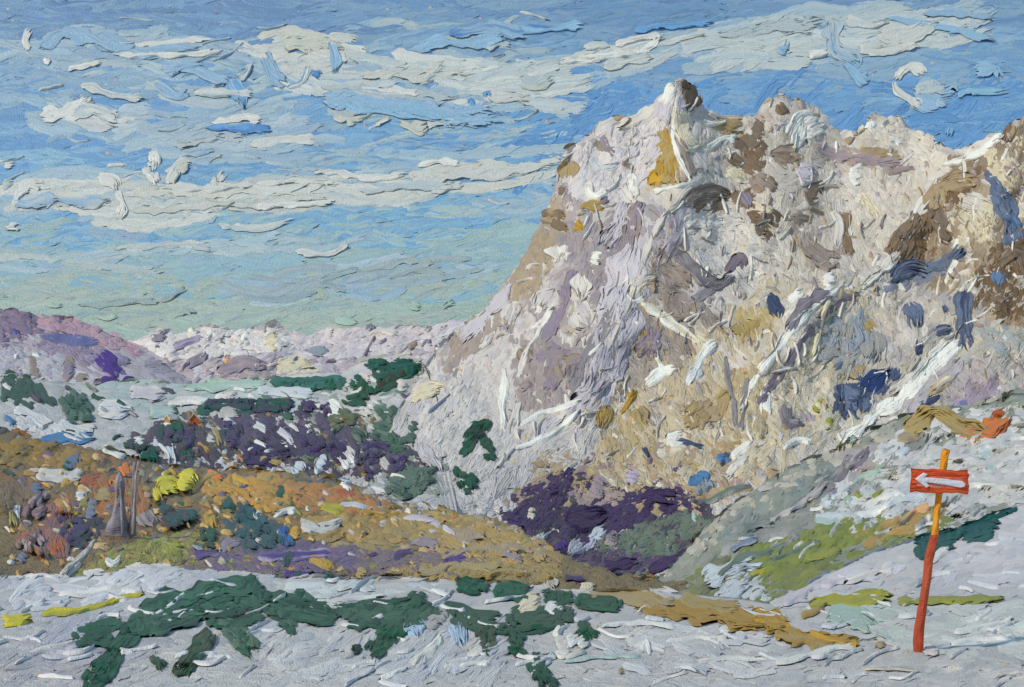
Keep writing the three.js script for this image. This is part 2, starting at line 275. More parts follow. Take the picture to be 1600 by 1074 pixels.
cover('mountain', '1190,430 1330,430 1400,560 1320,700 1230,700 1180,560', 'b9b4a2 c6c2b6 a9a59c bdb08c aeb0ae', [16, 36], [8, 14], 115 * D, 0.6, { thick: 3 });
cover('mountain', '1380,420 1600,440 1800,500 1800,700 1420,670 1330,600', 'a9a69f b8b3a6 9aa0a8 c1bcb0 9a938e', [16, 36], [9, 15], 110 * D, 0.8, { thick: 2.6 });
cover('mountain', '1495,245 1560,225 1600,190 2000,150 2000,560 1560,540 1500,460 1440,440 1395,420 1400,370 1440,320', '988873 897a66 a89880 7d6f60 b2a58e 968a80', [14, 34], [9, 16], 120 * D, 0.7, { thick: 3 });
cover('mountain', '1535,235 1600,215 1700,200 1700,340 1600,350 1570,300', 'cfc8ae c4bb9c bdb59a d3cec0', [14, 30], [9, 15], 60 * D, 0.6);
cover('mountain', '850,700 1130,690 1210,740 1090,800 900,800 790,770', 'b09a68 a08b60 9a8794 c0b08a a89884', [14, 32], [8, 13], 10 * D, 0.8);
cover('mountain', '1520,560 1600,540 1800,540 1800,660 1560,660', 'a59a96 b3aeae 97a09c c0bcb8', [14, 30], [8, 14], 140 * D, 0.6);
cover('hillside', '-500,620 1400,620 1400,1020 -500,1020', '7f6a3c 706440 8a7448 7a6a50 6f6648', [12, 30], [6, 10], 8 * D, 0.5);
cover('hillside', '-500,670 20,670 130,702 230,800 250,880 0,900 -500,900', '806c34 726638 8a6c3c 786440 84603a', [14, 34], [7, 11], -4 * D, 0.5);
cover('hillside', '20,720 220,720 240,850 30,880', '7a5c3c 6c6048 8a6434 646050 96703c', [10, 24], [7, 12], 80 * D, 0.9);
cover('hillside', '90,915 180,845 330,835 330,860 290,890 200,905', '8a8a38 7c8440 98902e 8f8440', [16, 34], [6, 10], -14 * D, 0.3);
cover('valley', '235,660 380,640 500,650 640,690 680,740 560,760 400,740 300,740 240,730', '4a3d50 3d3348 584a58 34483c 6a5f50 473a52', [10, 24], [6, 11], 38 * D, 0.6, { thick: 2.6 });
cover('hillside', '260,740 420,735 560,765 640,800 520,840 330,840 300,800', '94743c a07c3c 8a6c3e 7c6838 9a8048', [10, 26], [5, 9], 20 * D, 0.6, { thick: 2.6 });
cover('hillside', '500,790 640,790 760,810 860,850 880,905 620,900 520,860', 'a08a55 94804a ab9560 8a7650 9b8a5f', [18, 40], [6, 10], 14 * D, 0.35);
cover('hillside', '290,860 450,850 600,860 760,870 780,905 290,905', '75657a 6a5a7a 806e70 6a6058 857550', [16, 38], [6, 10], 6 * D, 0.35);
cover('mountain', '780,800 820,760 880,745 1090,765 1110,800 1060,870 960,900 860,900 840,850', '43345a 4e3e60 3a2d4e 5b5c54 5a4a52', [9, 22], [7, 12], -30 * D, 0.7);
cover('mountain', '930,840 1080,800 1140,820 1080,880 960,905', '64745f 6c7a68 7a8070 5c5464', [12, 26], [7, 12], -20 * D, 0.6);
cover('mountain', '860,880 1000,890 1050,920 900,930', '99804c a58a52 857250 6d5a70', [14, 30], [6, 10], 6 * D, 0.4);
cover('slope', '880,480 2000,480 2000,1030 880,1030', '8a9183 7e8778 979c92 8f9088', [14, 36], [8, 14], -28 * D, 0.5);
cover('slope', '1090,860 1200,756 1330,696 1450,680 1420,770 1300,830 1180,850', '8f908c 838a80 a09e9e 7b8278 aaa7a8', [20, 46], [8, 14], -35 * D, 0.4, { thick: 3 });
cover('slope', '1370,700 1480,660 1600,640 2000,540 2000,900 1420,830', 'bfc0c2 b3b6b9 c9cac9 b4b8ba', [20, 44], [9, 16], -16 * D, 0.6);
cover('slope', '1265,800 1300,770 1400,720 1430,740 1430,800 1340,830', 'b8c6c6 c5c8c8 adbdbb bfc0c2', [12, 28], [8, 13], -25 * D, 0.7, { thick: 3 });
cover('slope', '1060,915 1160,860 1270,828 1400,806 1470,795 1480,840 1330,885 1250,930 1200,960 1100,930', '7f8a34 6f7d36 8d9440 757c4c 697048', [18, 40], [7, 12], -22 * D, 0.3);
cover('slope', '1310,850 1370,818 1440,792 1470,798 1440,830 1360,852', 'a98a4c b2965c 9a8048', [16, 34], [7, 12], -20 * D, 0.3);
cover('slope', '1060,920 1130,870 1210,850 1230,900 1170,940', '6f7556 7d8050 8a8f6e 64694e', [16, 34], [7, 11], -30 * D, 0.3, { thick: 3 });
cover('field', '-500,700 2000,700 2000,1110 -500,1110', 'bcbdbd b4b6b8 c4c4c3 aeb1b5 c0c0bc', [40, 110], [10, 20], -3 * D, 0.25, { thick: 2.2, density: 1.7, step: 9 });
cover('field', '-500,890 320,880 420,910 200,960 -500,1000', 'b7bbc2 c1c5ca b1b6be c3c3c6', [36, 90], [10, 18], -10 * D, 0.25, { step: 9 });
cover('field', '-500,990 200,960 240,1000 160,1110 -500,1110', 'acabb1 b6b5ba b1aeb4 bcbabd', [36, 90], [10, 18], -10 * D, 0.3, { step: 9 });
cover('field', '1220,945 1290,900 1440,845 1600,795 2000,700 2000,930 1400,935', 'c0c0c4 b7b8bc c6c6c8 bdbcc0', [36, 90], [10, 20], -12 * D, 0.35, { step: 9 });
cover('field', '1230,960 1420,950 2000,945 2000,1015 1440,1020 1380,990', 'c2c9c4 b9c3bd cacdc9 bdc2c2', [30, 80], [10, 18], 2 * D, 0.3, { step: 9 });
cover('field', '400,970 760,980 800,1060 420,1074', 'bcbebf b4bac2 c4c3c0 bec2c5', [30, 80], [10, 18], -25 * D, 0.4, { step: 9, thick: 2.6 });

cover('valley', '300,640 470,630 640,660 680,720 560,730 300,700', '4a3f52 5a5460 3f4a44 6f7a70 564a5c', [8, 18], [6, 10], 20 * D, 0.7, { density: 0.5 });
cover('valley', '380,600 640,600 660,640 380,640', '5f7a70 8a9a92 c4c4c2 4a6458', [10, 22], [5, 8], -4 * D, 0.5, { density: 0.3 });
cover('valley', '240,650 640,660 690,750 560,770 240,740', 'b8babd c4c3c6 a4a8a8 8a9288', [8, 18], [5, 9], 30 * D, 0.7, { density: 0.22 });
cover('valley', '250,640 640,660 560,760 280,740', '8a6f3c 9a7a40 2f4a3a 6e5a3a', [7, 16], [5, 8], 40 * D, 0.8, { density: 0.3 });
cover('mountain', '700,790 900,740 1100,760 1100,800 900,800', '9a8a64 a5946e 8f8090 b5aa98', [8, 18], [6, 10], 0, 0.8, { density: 0.35 });
cover('hillside', '20,700 860,770 860,900 20,890', 'b08a40 5f5a48 6a5a70 c0a070 4a5a4c', [7, 16], [4, 7], 10 * D, 0.7, { density: 0.18 });
cover('mountain', '780,730 900,715 1100,720 1100,790 800,800', '4a3c58 5a4a66 6a5a60 8a7a84', [8, 18], [7, 11], -20 * D, 0.8, { density: 0.25, big: 1.1 });
cover('mountain', '800,770 870,740 960,755 1090,765 1080,800 1000,830 900,870 860,850', '3c2e56 46365e 34284a 4a4658', [9, 22], [8, 13], -32 * D, 0.6, { density: 0.9, big: 1.2 });
cover('mountain', '660,560 1600,200 1600,660 700,760', 'd8d5d0 a89a80 8a8090 c9b88a', [6, 16], [4, 8], 60 * D, 1.4, { density: 0.1, big: 1, thick: 3.5 });
cover('field', '0,900 1600,850 1600,1074 0,1074', 'c9ac84 c4b090 b8a890', [5, 12], [3, 6], 0, 0.5, { density: 0.005, big: 1 });
// which face of land a bearing meets: the nearest whose skyline lies above it
function route(layer, x, y) {
  if (layer === 'hillside' && y < crest(LAND.hillside, x) + 5) layer = 'valley';
  if (layer === 'valley' && x > 560 && y < crest(LAND.valley, x) + 5 && y > crest(LAND.mountain, x)) layer = 'mountain';
  return layer;
}
// single faces of rock, snow banks, stands of scrub and a painted shade line below the summit, each with its own outline
function face(where, poly, color, dir, o = {}) {
  const pp = table(poly), layer = route(where, pp.reduce((t, p) => t + p[0], 0) / pp.length, pp.reduce((t, p) => t + p[1], 0) / pp.length);
  const light = lin(color).reduce((t, v) => t + v / 3, 0);
  const [a, b, c] = lin(color).map((v) => Math.round(255 * Math.pow(where === 'mountain' && light > 0.2 ? v + (0.6 - v) * 0.13 : v, 1 / 2.2))), hex = (f, g) => [a * f + g, b * f, c * f - g].map((v) => Math.round(clamp(v, 0, 255)).toString(16).padStart(2, '0')).join('');
  cover(layer, poly, [hex(1, 0), hex(0.93, 3), hex(1.06, 0), hex(0.98, -5), hex(1.03, 6)].join(' '), o.len ?? [16, 34], o.w ?? [9, 15], dir * D, o.spread ?? 0.5, { tight: true, big: 1, density: o.density ?? 4.2, thick: o.thick ?? 2.2, dry: 0.55, lifted: 0.9 });
}
for (const l of `1057,126 1047,215 1030,262 1000,292 945,332 890,312 878,240 940,190 1010,178|cbc9cd|128
1066,126 1086,138 1096,172 1080,184 1070,165|685a4c|80
1062,165 1100,182 1112,220 1132,292 1085,288 1060,215|cdc9c2|70
1050,192 1075,245 1084,284 1070,286 1055,230|978c8c|72
1043,212 1060,224 1070,288 1008,304 1003,286 1028,265|a48a44|80
850,348 905,345 990,342 976,400 955,452 935,502 918,470 870,400|91888f|115
856,326 840,362 812,405 796,462 850,462 870,388 884,345|9c8c70|118
872,250 888,252 905,290 880,298|a8946c|95
1008,308 1048,328 1068,380 1062,424 1030,402 1000,372|98919b|70
1056,336 1068,310 1110,290 1142,303 1184,298 1178,332 1130,326 1080,338|7e6c5a|-10
1062,342 1172,332 1192,392 1204,432 1130,444 1080,402|d0cdc8|30
1162,312 1228,328 1226,372 1195,380 1172,355|72604c|40
1138,236 1148,212 1204,214 1200,272 1158,278|7a6854|30
1108,194 1166,192 1168,214 1118,212|b09b6e|10
1200,230 1256,226 1258,262 1215,270|8a7c6c|20
1226,340 1265,328 1288,400 1314,428 1268,428 1248,390|a1978f|70
1306,332 1332,328 1334,410 1302,430 1304,380|9b9087|90
1262,224 1350,238 1425,258 1420,272 1330,262 1262,248|a3958a|10
1240,170 1290,184 1306,215 1270,228 1230,215|cfcdca|60
1350,200 1360,176 1420,190 1480,236 1440,262 1360,240|cfc9bd|30
1296,270 1360,262 1420,280 1400,340 1350,360 1310,330|ccc7bd|50
1544,252 1500,268 1458,300 1428,350 1398,402 1382,434 1442,428 1474,402 1452,360 1482,330 1502,340 1518,290|74624c|120
1520,412 1600,348 1640,350 1640,520 1560,505 1518,492|6a5842|110
1500,300 1560,310 1572,350 1552,382 1500,392 1478,352|c9c2a9|60
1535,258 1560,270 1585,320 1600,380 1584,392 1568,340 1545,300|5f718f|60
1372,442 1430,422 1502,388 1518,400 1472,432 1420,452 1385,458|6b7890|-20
1008,418 1060,438 1112,490 1134,512 1100,522 1050,482 1013,450|8c827a|42
1000,488 1062,530 1092,572 1060,592 1020,562 990,592 984,540|91877f|50
972,418 1002,450 992,500 962,560 942,622 900,655 876,642 920,560 940,480|bdbac2|112
800,500 860,520 922,545 916,602 880,642 820,652 798,600|958b8c|100
905,470 935,500 925,540 860,515 840,470|a39a98|110
1148,480 1202,474 1208,522 1158,544|ad9c68|80
1222,470 1292,448 1276,522 1230,582 1213,542|ccc8bd|115
1278,500 1342,478 1372,520 1384,572 1320,594 1288,570|909ba5|95
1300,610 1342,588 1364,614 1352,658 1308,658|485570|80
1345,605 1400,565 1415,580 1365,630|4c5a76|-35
1198,580 1302,590 1302,642 1240,662 1192,642|c6c1b1|60
1222,638 1272,634 1278,668 1240,684|96939c|70
1466,580 1540,558 1584,600 1562,642 1500,654 1472,622|aaa1a3|40
1516,510 1640,520 1640,580 1540,552|919c9e|20
1040,560 1110,560 1120,640 1060,660 1030,610|b5a98c|80
1110,600 1190,560 1200,680 1130,700|ab9c78|85
940,640 1010,640 1020,720 950,730|b09c6c|80
1015,690 1090,672 1075,715 1030,725|d3cdbf|-10
1150,690 1230,680 1200,735 1140,745|c7bca2|-40
640,640 700,600 790,580 800,660 760,740 690,740|c8c5c3|130
700,536 760,490 790,470 800,500 720,570 690,590|9a8c80|130
760,560 830,480 850,510 800,600 770,620|c2bebd|110
1375,440 1400,470 1400,530 1380,540 1350,500|b9b3ab|70
1400,470 1440,460 1455,530 1410,560|c3bfbb|80`.split('\n')) { const [p, c, d] = l.trim().split('|'); face('mountain', p, c, +d); }
for (const l of `-40,484 50,488 70,520 -40,545|80758c|15
55,494 120,497 175,520 215,545 150,540 70,515|ac94a2|18
60,520 150,538 205,565 190,592 140,575 60,545|948ba0|22
130,548 165,552 205,590 180,592|6f6894|40
-40,545 60,545 120,585 60,620 -40,610|b4b3bc|15
30,568 66,565 70,590 40,595|8c868a|20`.split('\n')) { const [p, c, d] = l.trim().split('|'); face('hill', p, c, +d, { w: [7, 11], len: [14, 28], thick: 2 }); }
for (const l of `200,540 260,520 330,515 440,515 470,540 330,560 230,570|d6d3d2|-8
440,520 560,515 700,510 680,550 560,560 460,560|c8c3c8|-6
200,545 240,555 290,590 230,590|938c9c|30
330,590 380,572 430,575 440,595|a39ba2|-15
425,565 500,562 500,588 430,592|d0cabc|-4`.split('\n')) { const [p, c, d] = l.trim().split('|'); face('range', p, c, +d, { w: [7, 11], len: [14, 30], thick: 2 }); }
for (const l of `330,655 400,650 470,700 440,725 380,710|55475e|35
400,655 470,665 530,700 520,735 450,720|4a3c58|35
490,650 560,670 570,715 530,720|554860|40
560,690 640,700 630,750 570,740|585264|30
200,680 260,670 275,710 215,712|50424e|20
270,660 320,665 330,720 280,725|4e4048|60
590,640 650,640 680,665 650,700 590,690|5d7262|25
600,740 650,728 682,740 660,775 615,778|55705f|-20
575,575 650,560 668,566 640,590 590,600|23503e|-12
430,596 540,590 560,606 440,612|2f5a4c|-4
300,632 460,626 462,646 310,648|24503f|-2
0,588 50,590 90,635 60,645 0,625|3b5646|35
90,620 130,610 150,650 110,665|4a6554|40
20,640 140,690 130,700 20,665|c5c7cb|24
505,640 560,648 550,668 510,668|6c6c48|-10
640,660 700,640 700,720 660,730|c3c0bf|60`.split('\n')) { const [p, c, d] = l.trim().split('|'); face('valley', p, c, +d, { w: [8, 13], len: [12, 28] }); }
for (const l of `0,680 60,692 150,705 160,735 80,740 0,730|94782e|4
0,740 60,750 60,800 0,800|7c6648|80
120,745 180,740 230,760 235,820 160,815|a06a32|80
60,785 105,780 110,880 50,885|8a6058|85
85,780 108,780 112,815 92,818|d07c28|85
80,840 100,838 96,880 80,878|cc7828|85
120,890 200,850 300,845 300,870 200,900 100,918|8f8c3c|-14
300,750 420,742 470,770 440,800 340,790|bc9034|15
440,750 560,770 620,790 560,810 460,790|b27c34|18
470,805 640,805 700,830 620,850 480,840|a68c4a|10
640,800 760,815 850,855 840,890 720,880 640,840|ae9450|16
330,865 470,850 560,855 560,890 330,895|6b5a7c|4
560,862 760,862 760,890 560,892|7f6c74|3
600,885 880,880 880,905 600,905|a08a48|2
340,810 380,800 460,830 450,870 390,870|3a5358|40
110,805 160,800 165,845 115,850|34323c|60`.split('\n')) { const [p, c, d] = l.trim().split('|'); face('hillside', p, c, +d, { w: [8, 13], len: [14, 32] }); }
cover('hillside', '540,758 640,786 760,810 860,850 860,866 760,830 640,806 540,778', 'c2c0c0 b8b4b0 a8946a c8c6c6 9a8a6a', [10, 24], [6, 10], 18 * D, 0.6, { density: 0.7, big: 1.1 });
cover('hillside', '-20,668 60,690 130,702 240,732 420,738 540,756 540,772 240,752 60,712 -20,690', '5a4c50 8a7a48 a0a09c 6a6a48 4a3f50', [10, 22], [6, 10], 8 * D, 0.7, { density: 0.6, big: 1.1 });
for (const l of `800,775 870,742 895,748 880,800 850,830 800,840|41325a|-40
880,800 960,775 1070,762 1085,790 1000,815 930,850 870,870|3d2e58|-28
940,850 1010,815 1080,800 1120,810 1070,860 980,890|66786a|-22
900,870 960,860 1060,880 960,905 880,900|5a4c66|-10
885,875 905,850 955,822 950,838 910,868|b9b6cc|-38
890,765 990,760 980,785 900,795|a18f86|0
690,770 780,770 800,800 760,812 700,800|c8c5c4|10`.split('\n')) { const [p, c, d] = l.trim().split('|'); face('mountain', p, c, +d, { w: [8, 13], len: [12, 26] }); }
for (const l of `0,905 200,890 290,890 260,930 100,960 0,965|ccd0d6|-10
0,985 200,960 180,1000 60,1040 0,1030|b8b8c2|-12
420,912 700,912 700,935 420,945|c6cecf|-2
420,985 560,990 560,1060 420,1060|c4c8ca|-15
600,1020 720,980 740,1050 620,1070|c6ccd4|-40
930,975 1160,985 1250,1010 1200,1060 940,1050|c6c9cb|3
1240,935 1300,900 1440,850 1430,930 1300,935|cacbd2|-18
1480,850 1640,795 1640,930 1470,930|c8c8ce|-12
1460,950 1640,945 1640,1010 1460,1012|cbd2d0|2
1280,960 1420,950 1425,1000 1380,1000|bcc9c2|5`.split('\n')) { const [p, c, d] = l.trim().split('|'); face('field', p, c, +d, { w: [11, 20], len: [30, 80], thick: 3, density: 1.8 }); }
for (const l of `1090,850 1200,770 1300,720 1330,740 1200,820 1120,860|87908a|-35
1300,710 1380,690 1400,720 1320,760|a19d9f|-30
1380,720 1600,660 1640,780 1480,800 1400,780|c1c3c3|-14
1150,870 1260,830 1400,808 1400,830 1280,870 1180,920|7d8a38|-20
1310,850 1370,818 1450,795 1440,828 1360,850|b0924f|-20
1100,920 1190,872 1200,900 1210,940 1120,935|c3ccd0|-25`.split('\n')) { const [p, c, d] = l.trim().split('|'); face('slope', p, c, +d, { w: [9, 15], len: [20, 44], thick: 3 }); }
cover('hillside', '-50,690 120,706 240,736 560,765 860,850 860,895 -50,895', 'c9a04a b8883a c8c6c4 6a5a7a 3f5548 a86e38 8f8c48 d0b27c', [12, 26], [7, 12], 12 * D, 0.6, { density: 0.22, big: 1, thick: 2.6, lifted: 1.2 });
cover('slope', '1040,905 1080,850 1130,800 1200,756 1260,722 1320,698 1400,652 1410,680 1330,720 1270,750 1210,790 1150,825 1100,865', 'b5ad9c c4c0b6 a4a89e b0a98c 99a094', [14, 32], [8, 13], -38 * D, 0.6, { density: 1.1, big: 1.1, lifted: 0.8 });
cover('slope', '1300,730 1480,650 1600,630 1600,780 1350,820', 'd0d2d2 c6c9cb d8d8d6', [20, 44], [8, 14], -18 * D, 0.5, { density: 0.7, big: 1.1, lifted: 0.8 });
// small broken pieces and thin proud ridges of snow and rock
const R1 = { big: 1, density: 0.09, thick: 3, lifted: 1.4, loose: 0.5 }, R2 = { big: 1, density: 0.05, thick: 6, lifted: 2, loose: 1.4, across: 1.6, step: 4 };
cover('mountain', '700,540 880,240 1060,130 1600,190 1600,660 1300,700 1100,700 900,680', 'dbd9d5 a09488 a49da8 cfccca b8aa92 c6c3c8', [10, 22], [6, 10], 70 * D, 1.3, R1);
cover('mountain', '900,660 1200,560 1240,720 1080,780 900,760', 'd6d2c6 9a8658 8b8390 c9bf9f a58f5c', [8, 18], [5, 9], 40 * D, 1.3, R1);
cover('mountain', '640,600 880,240 1060,130 1600,190 1600,660 1300,700 900,740 660,740', 'e2e0dc dad8d6 d2cfcb e6e4e0', [16, 44], [3, 5], 120 * D, 0.9, R2);
cover('mountain', '900,300 1600,260 1600,640 1000,700', '9a8d80 a99a80 958d9a', [14, 34], [3, 5], 60 * D, 0.9, { ...R2, density: 0.025 });
cover('field', '-100,900 1700,840 1700,1074 -100,1074', 'd9dbdc d0d3d6 e0e0de c6ccd4', [24, 70], [3, 6], -8 * D, 0.5, { ...R2, density: 0.07 });
cover('slope', '1090,860 1300,720 1600,650 1600,820 1300,880', 'd3d5d4 a9afa8 c6c9c8', [16, 40], [3, 5], -30 * D, 0.5, { ...R2, density: 0.07 });
cover('valley', '-50,600 640,600 640,760 250,730 -50,660', 'd6d8da c9cccd 5a4c60 2f5040', [10, 26], [3, 6], 8 * D, 0.6, { ...R2, density: 0.07 });
cover('hillside', '-50,700 860,800 860,900 -50,900', 'b8903c c8a860 6a5a78 d6d4d2 8a8a40', [8, 20], [3, 6], 10 * D, 0.7, { ...R2, density: 0.07 });
cover('range', '200,520 700,510 700,590 200,590', 'd8d4d2 938c9e cfc8c0', [8, 20], [3, 5], -20 * D, 0.7, { ...R2, density: 0.08 });
const NAMES = { range: 'distant_snow_range', hill: 'mauve_hill', valley: 'valley_floor', mountain: 'mountain', hillside: 'scrub_hillside', slope: 'grassy_slope', field: 'snow_field' };
const LABELS = {
  range: 'pale lavender snowy range low on the horizon', hill: 'pink and violet hill at the far end of the valley', valley: 'snowy valley floor between the hills and the great mountain',
  mountain: 'tall craggy snow-streaked mountain with ochre rock', hillside: 'brown and purple scrub hillside below the mountain', slope: 'grey-green grassy slope behind the signpost', field: 'grey-white snow field at the front',
};
const ROOT = {};
for (const key of Object.keys(NAMES)) {
  const L = LAND[key], P = [], C = [], UV = [], I = [], step = 6, xs = [];
  for (let x = L.x0; x <= L.x1; x += step) xs.push(x);
  const rows = 60, regs = REGIONS[key];
  const down = -700;
  const nearRows = key === 'field' ? 4 : 2;
  const all = nearRows + rows + 1 + 3;
  for (const x of xs) {
    const yb = look(L.lines[0], x)[0], yt = crest(L, x);
    const first = lift(L, x, yb), last = lift(L, x, yt);
    for (let r = 0; r < all; r++) {
      let v, py = yb;
      if (r < nearRows) {
        if (key === 'field') { const u = 1 - r / nearRows; v = new THREE.Vector3(first.x * (1 + 5 * u), first.y - 0.1 * u, first.z + 45 * u); }
        else v = r === 0 ? new THREE.Vector3(first.x, down, first.z) : new THREE.Vector3(first.x, (down + first.y) / 2, first.z);
      } else if (r <= nearRows + rows) { py = yb + (yt - yb) * (r - nearRows) / rows; v = lift(L, x, py); }
      else { const u = (r - nearRows - rows) / 3, b = L.behind * u; py = yt; v = last.clone().add(new THREE.Vector3(last.x / -last.z * b * (last.z < 0 ? 1 : 0), 0, -b)); v.y = last.y + (Math.max(down, key === 'field' ? -60 : down) - last.y) * u * u; }
      P.push(v.x, v.y, v.z); UV.push(x / 90, py / 45);
      let R = regs[0]; for (const q of regs) if ((q.density ?? 1.5) > 0.6 && inside(x, clamp(py, 0, HGT), q.poly)) R = q;
      const c = col(R.colors[(hash(Math.round(x / 18), Math.round(py / 14)) * R.colors.length) | 0]), g = 0.94 + 0.12 * fbm(x / 9, py / 9);
      C.push(c[0] * g, c[1] * g, c[2] * g);
    }
  }
  for (let i = 0; i < xs.length - 1; i++) for (let j = 0; j < all - 1; j++) { const a = i * all + j, b = a + all; I.push(a, b, a + 1, b, b + 1, a + 1); }
  const g = new THREE.BufferGeometry();
  g.setAttribute('position', new THREE.Float32BufferAttribute(P, 3)); g.setAttribute('color', new THREE.Float32BufferAttribute(C, 3)); g.setAttribute('uv', new THREE.Float32BufferAttribute(UV, 2));
  g.setIndex(I); g.computeVertexNormals();
  const m = finish(new THREE.Mesh(g, matOf(key))); m.name = NAMES[key]; m.userData = { kind: 'structure', label: LABELS[key] };
  scene.add(m); ROOT[key] = m;
  const out = [];
  regs.forEach((R, k) => fill(out, L, R, k));
  const cov = meshOf(out, matOf(key), { range: 'snow_cover', hill: 'snow_and_heath', valley: 'snow_cover', mountain: 'rock_and_snow_cover', hillside: 'scrub_cover', slope: 'grass_and_snow_cover', field: 'wind_packed_snow' }[key]);
  cov.userData.kind = 'stuff'; m.add(cov);
}
{
  const g = new THREE.CircleGeometry(40000, 96); g.rotateX(-Math.PI / 2);
  const m = finish(new THREE.Mesh(g, new THREE.MeshStandardMaterial({ color: new THREE.Color().setRGB(0.55, 0.56, 0.58), roughness: 0.9 }))); m.position.y = -690; m.name = 'ground'; m.userData = { kind: 'structure', label: 'low snowy plain reaching to the horizon' }; scene.add(m);
}

// ---------------------------------------------------------------- single patches of rock, snow and painted ridge shade on the land
// s colours width thickness points   (one stroke)      c colours width thickness points   (a patch of short dabs)
function patches(where, text, nameOf) {
  const list = text.trim().split('\n').map((l) => l.trim()).filter(Boolean);
  list.forEach((l, k) => {
    const [kind, colors, w, th, ...p] = l.split(/\s+/), pts = table(p.join(' ')), out = [], cs = colors.split('/'), wide = +w > 10 ? w * 1.3 : w * 1.15, layer = route(where, ...pts[pts.length >> 1]), L = LAND[layer];
    const base = 3.4 + 2.2 * k / list.length;
    if (kind === 's') dab(out, L, pts.length === 1 ? [[pts[0][0] - w / 3, pts[0][1]], [pts[0][0] + w / 3, pts[0][1] + 2]] : pts, wide, cs, { thick: +th * 0.62, base: base * 0.5 + 1.7, step: 4, across: 1.9, dry: 0.65, loose: +w <= 10 ? 1.1 : 0.5, dome: +w <= 10 ? th * 0.15 : 0 });
    else clump(out, L, pts, w * 1.15, cs, { thick: +th * 0.55, base: base * 0.5 + 1.5 });
    if (!out.length) { console.log('over the skyline:', l); return; }
    const m = meshOf(out, matOf(layer), nameOf(cs[0])); ROOT[layer].add(m);
  });
}
const pale = new Set('white snow lavwhite lavsnow bluewhite cream greysnow aqua paleblue mint'.split(' '));  // mountain list: non-pale strokes are rock plus purple-grey shade painted along ridges
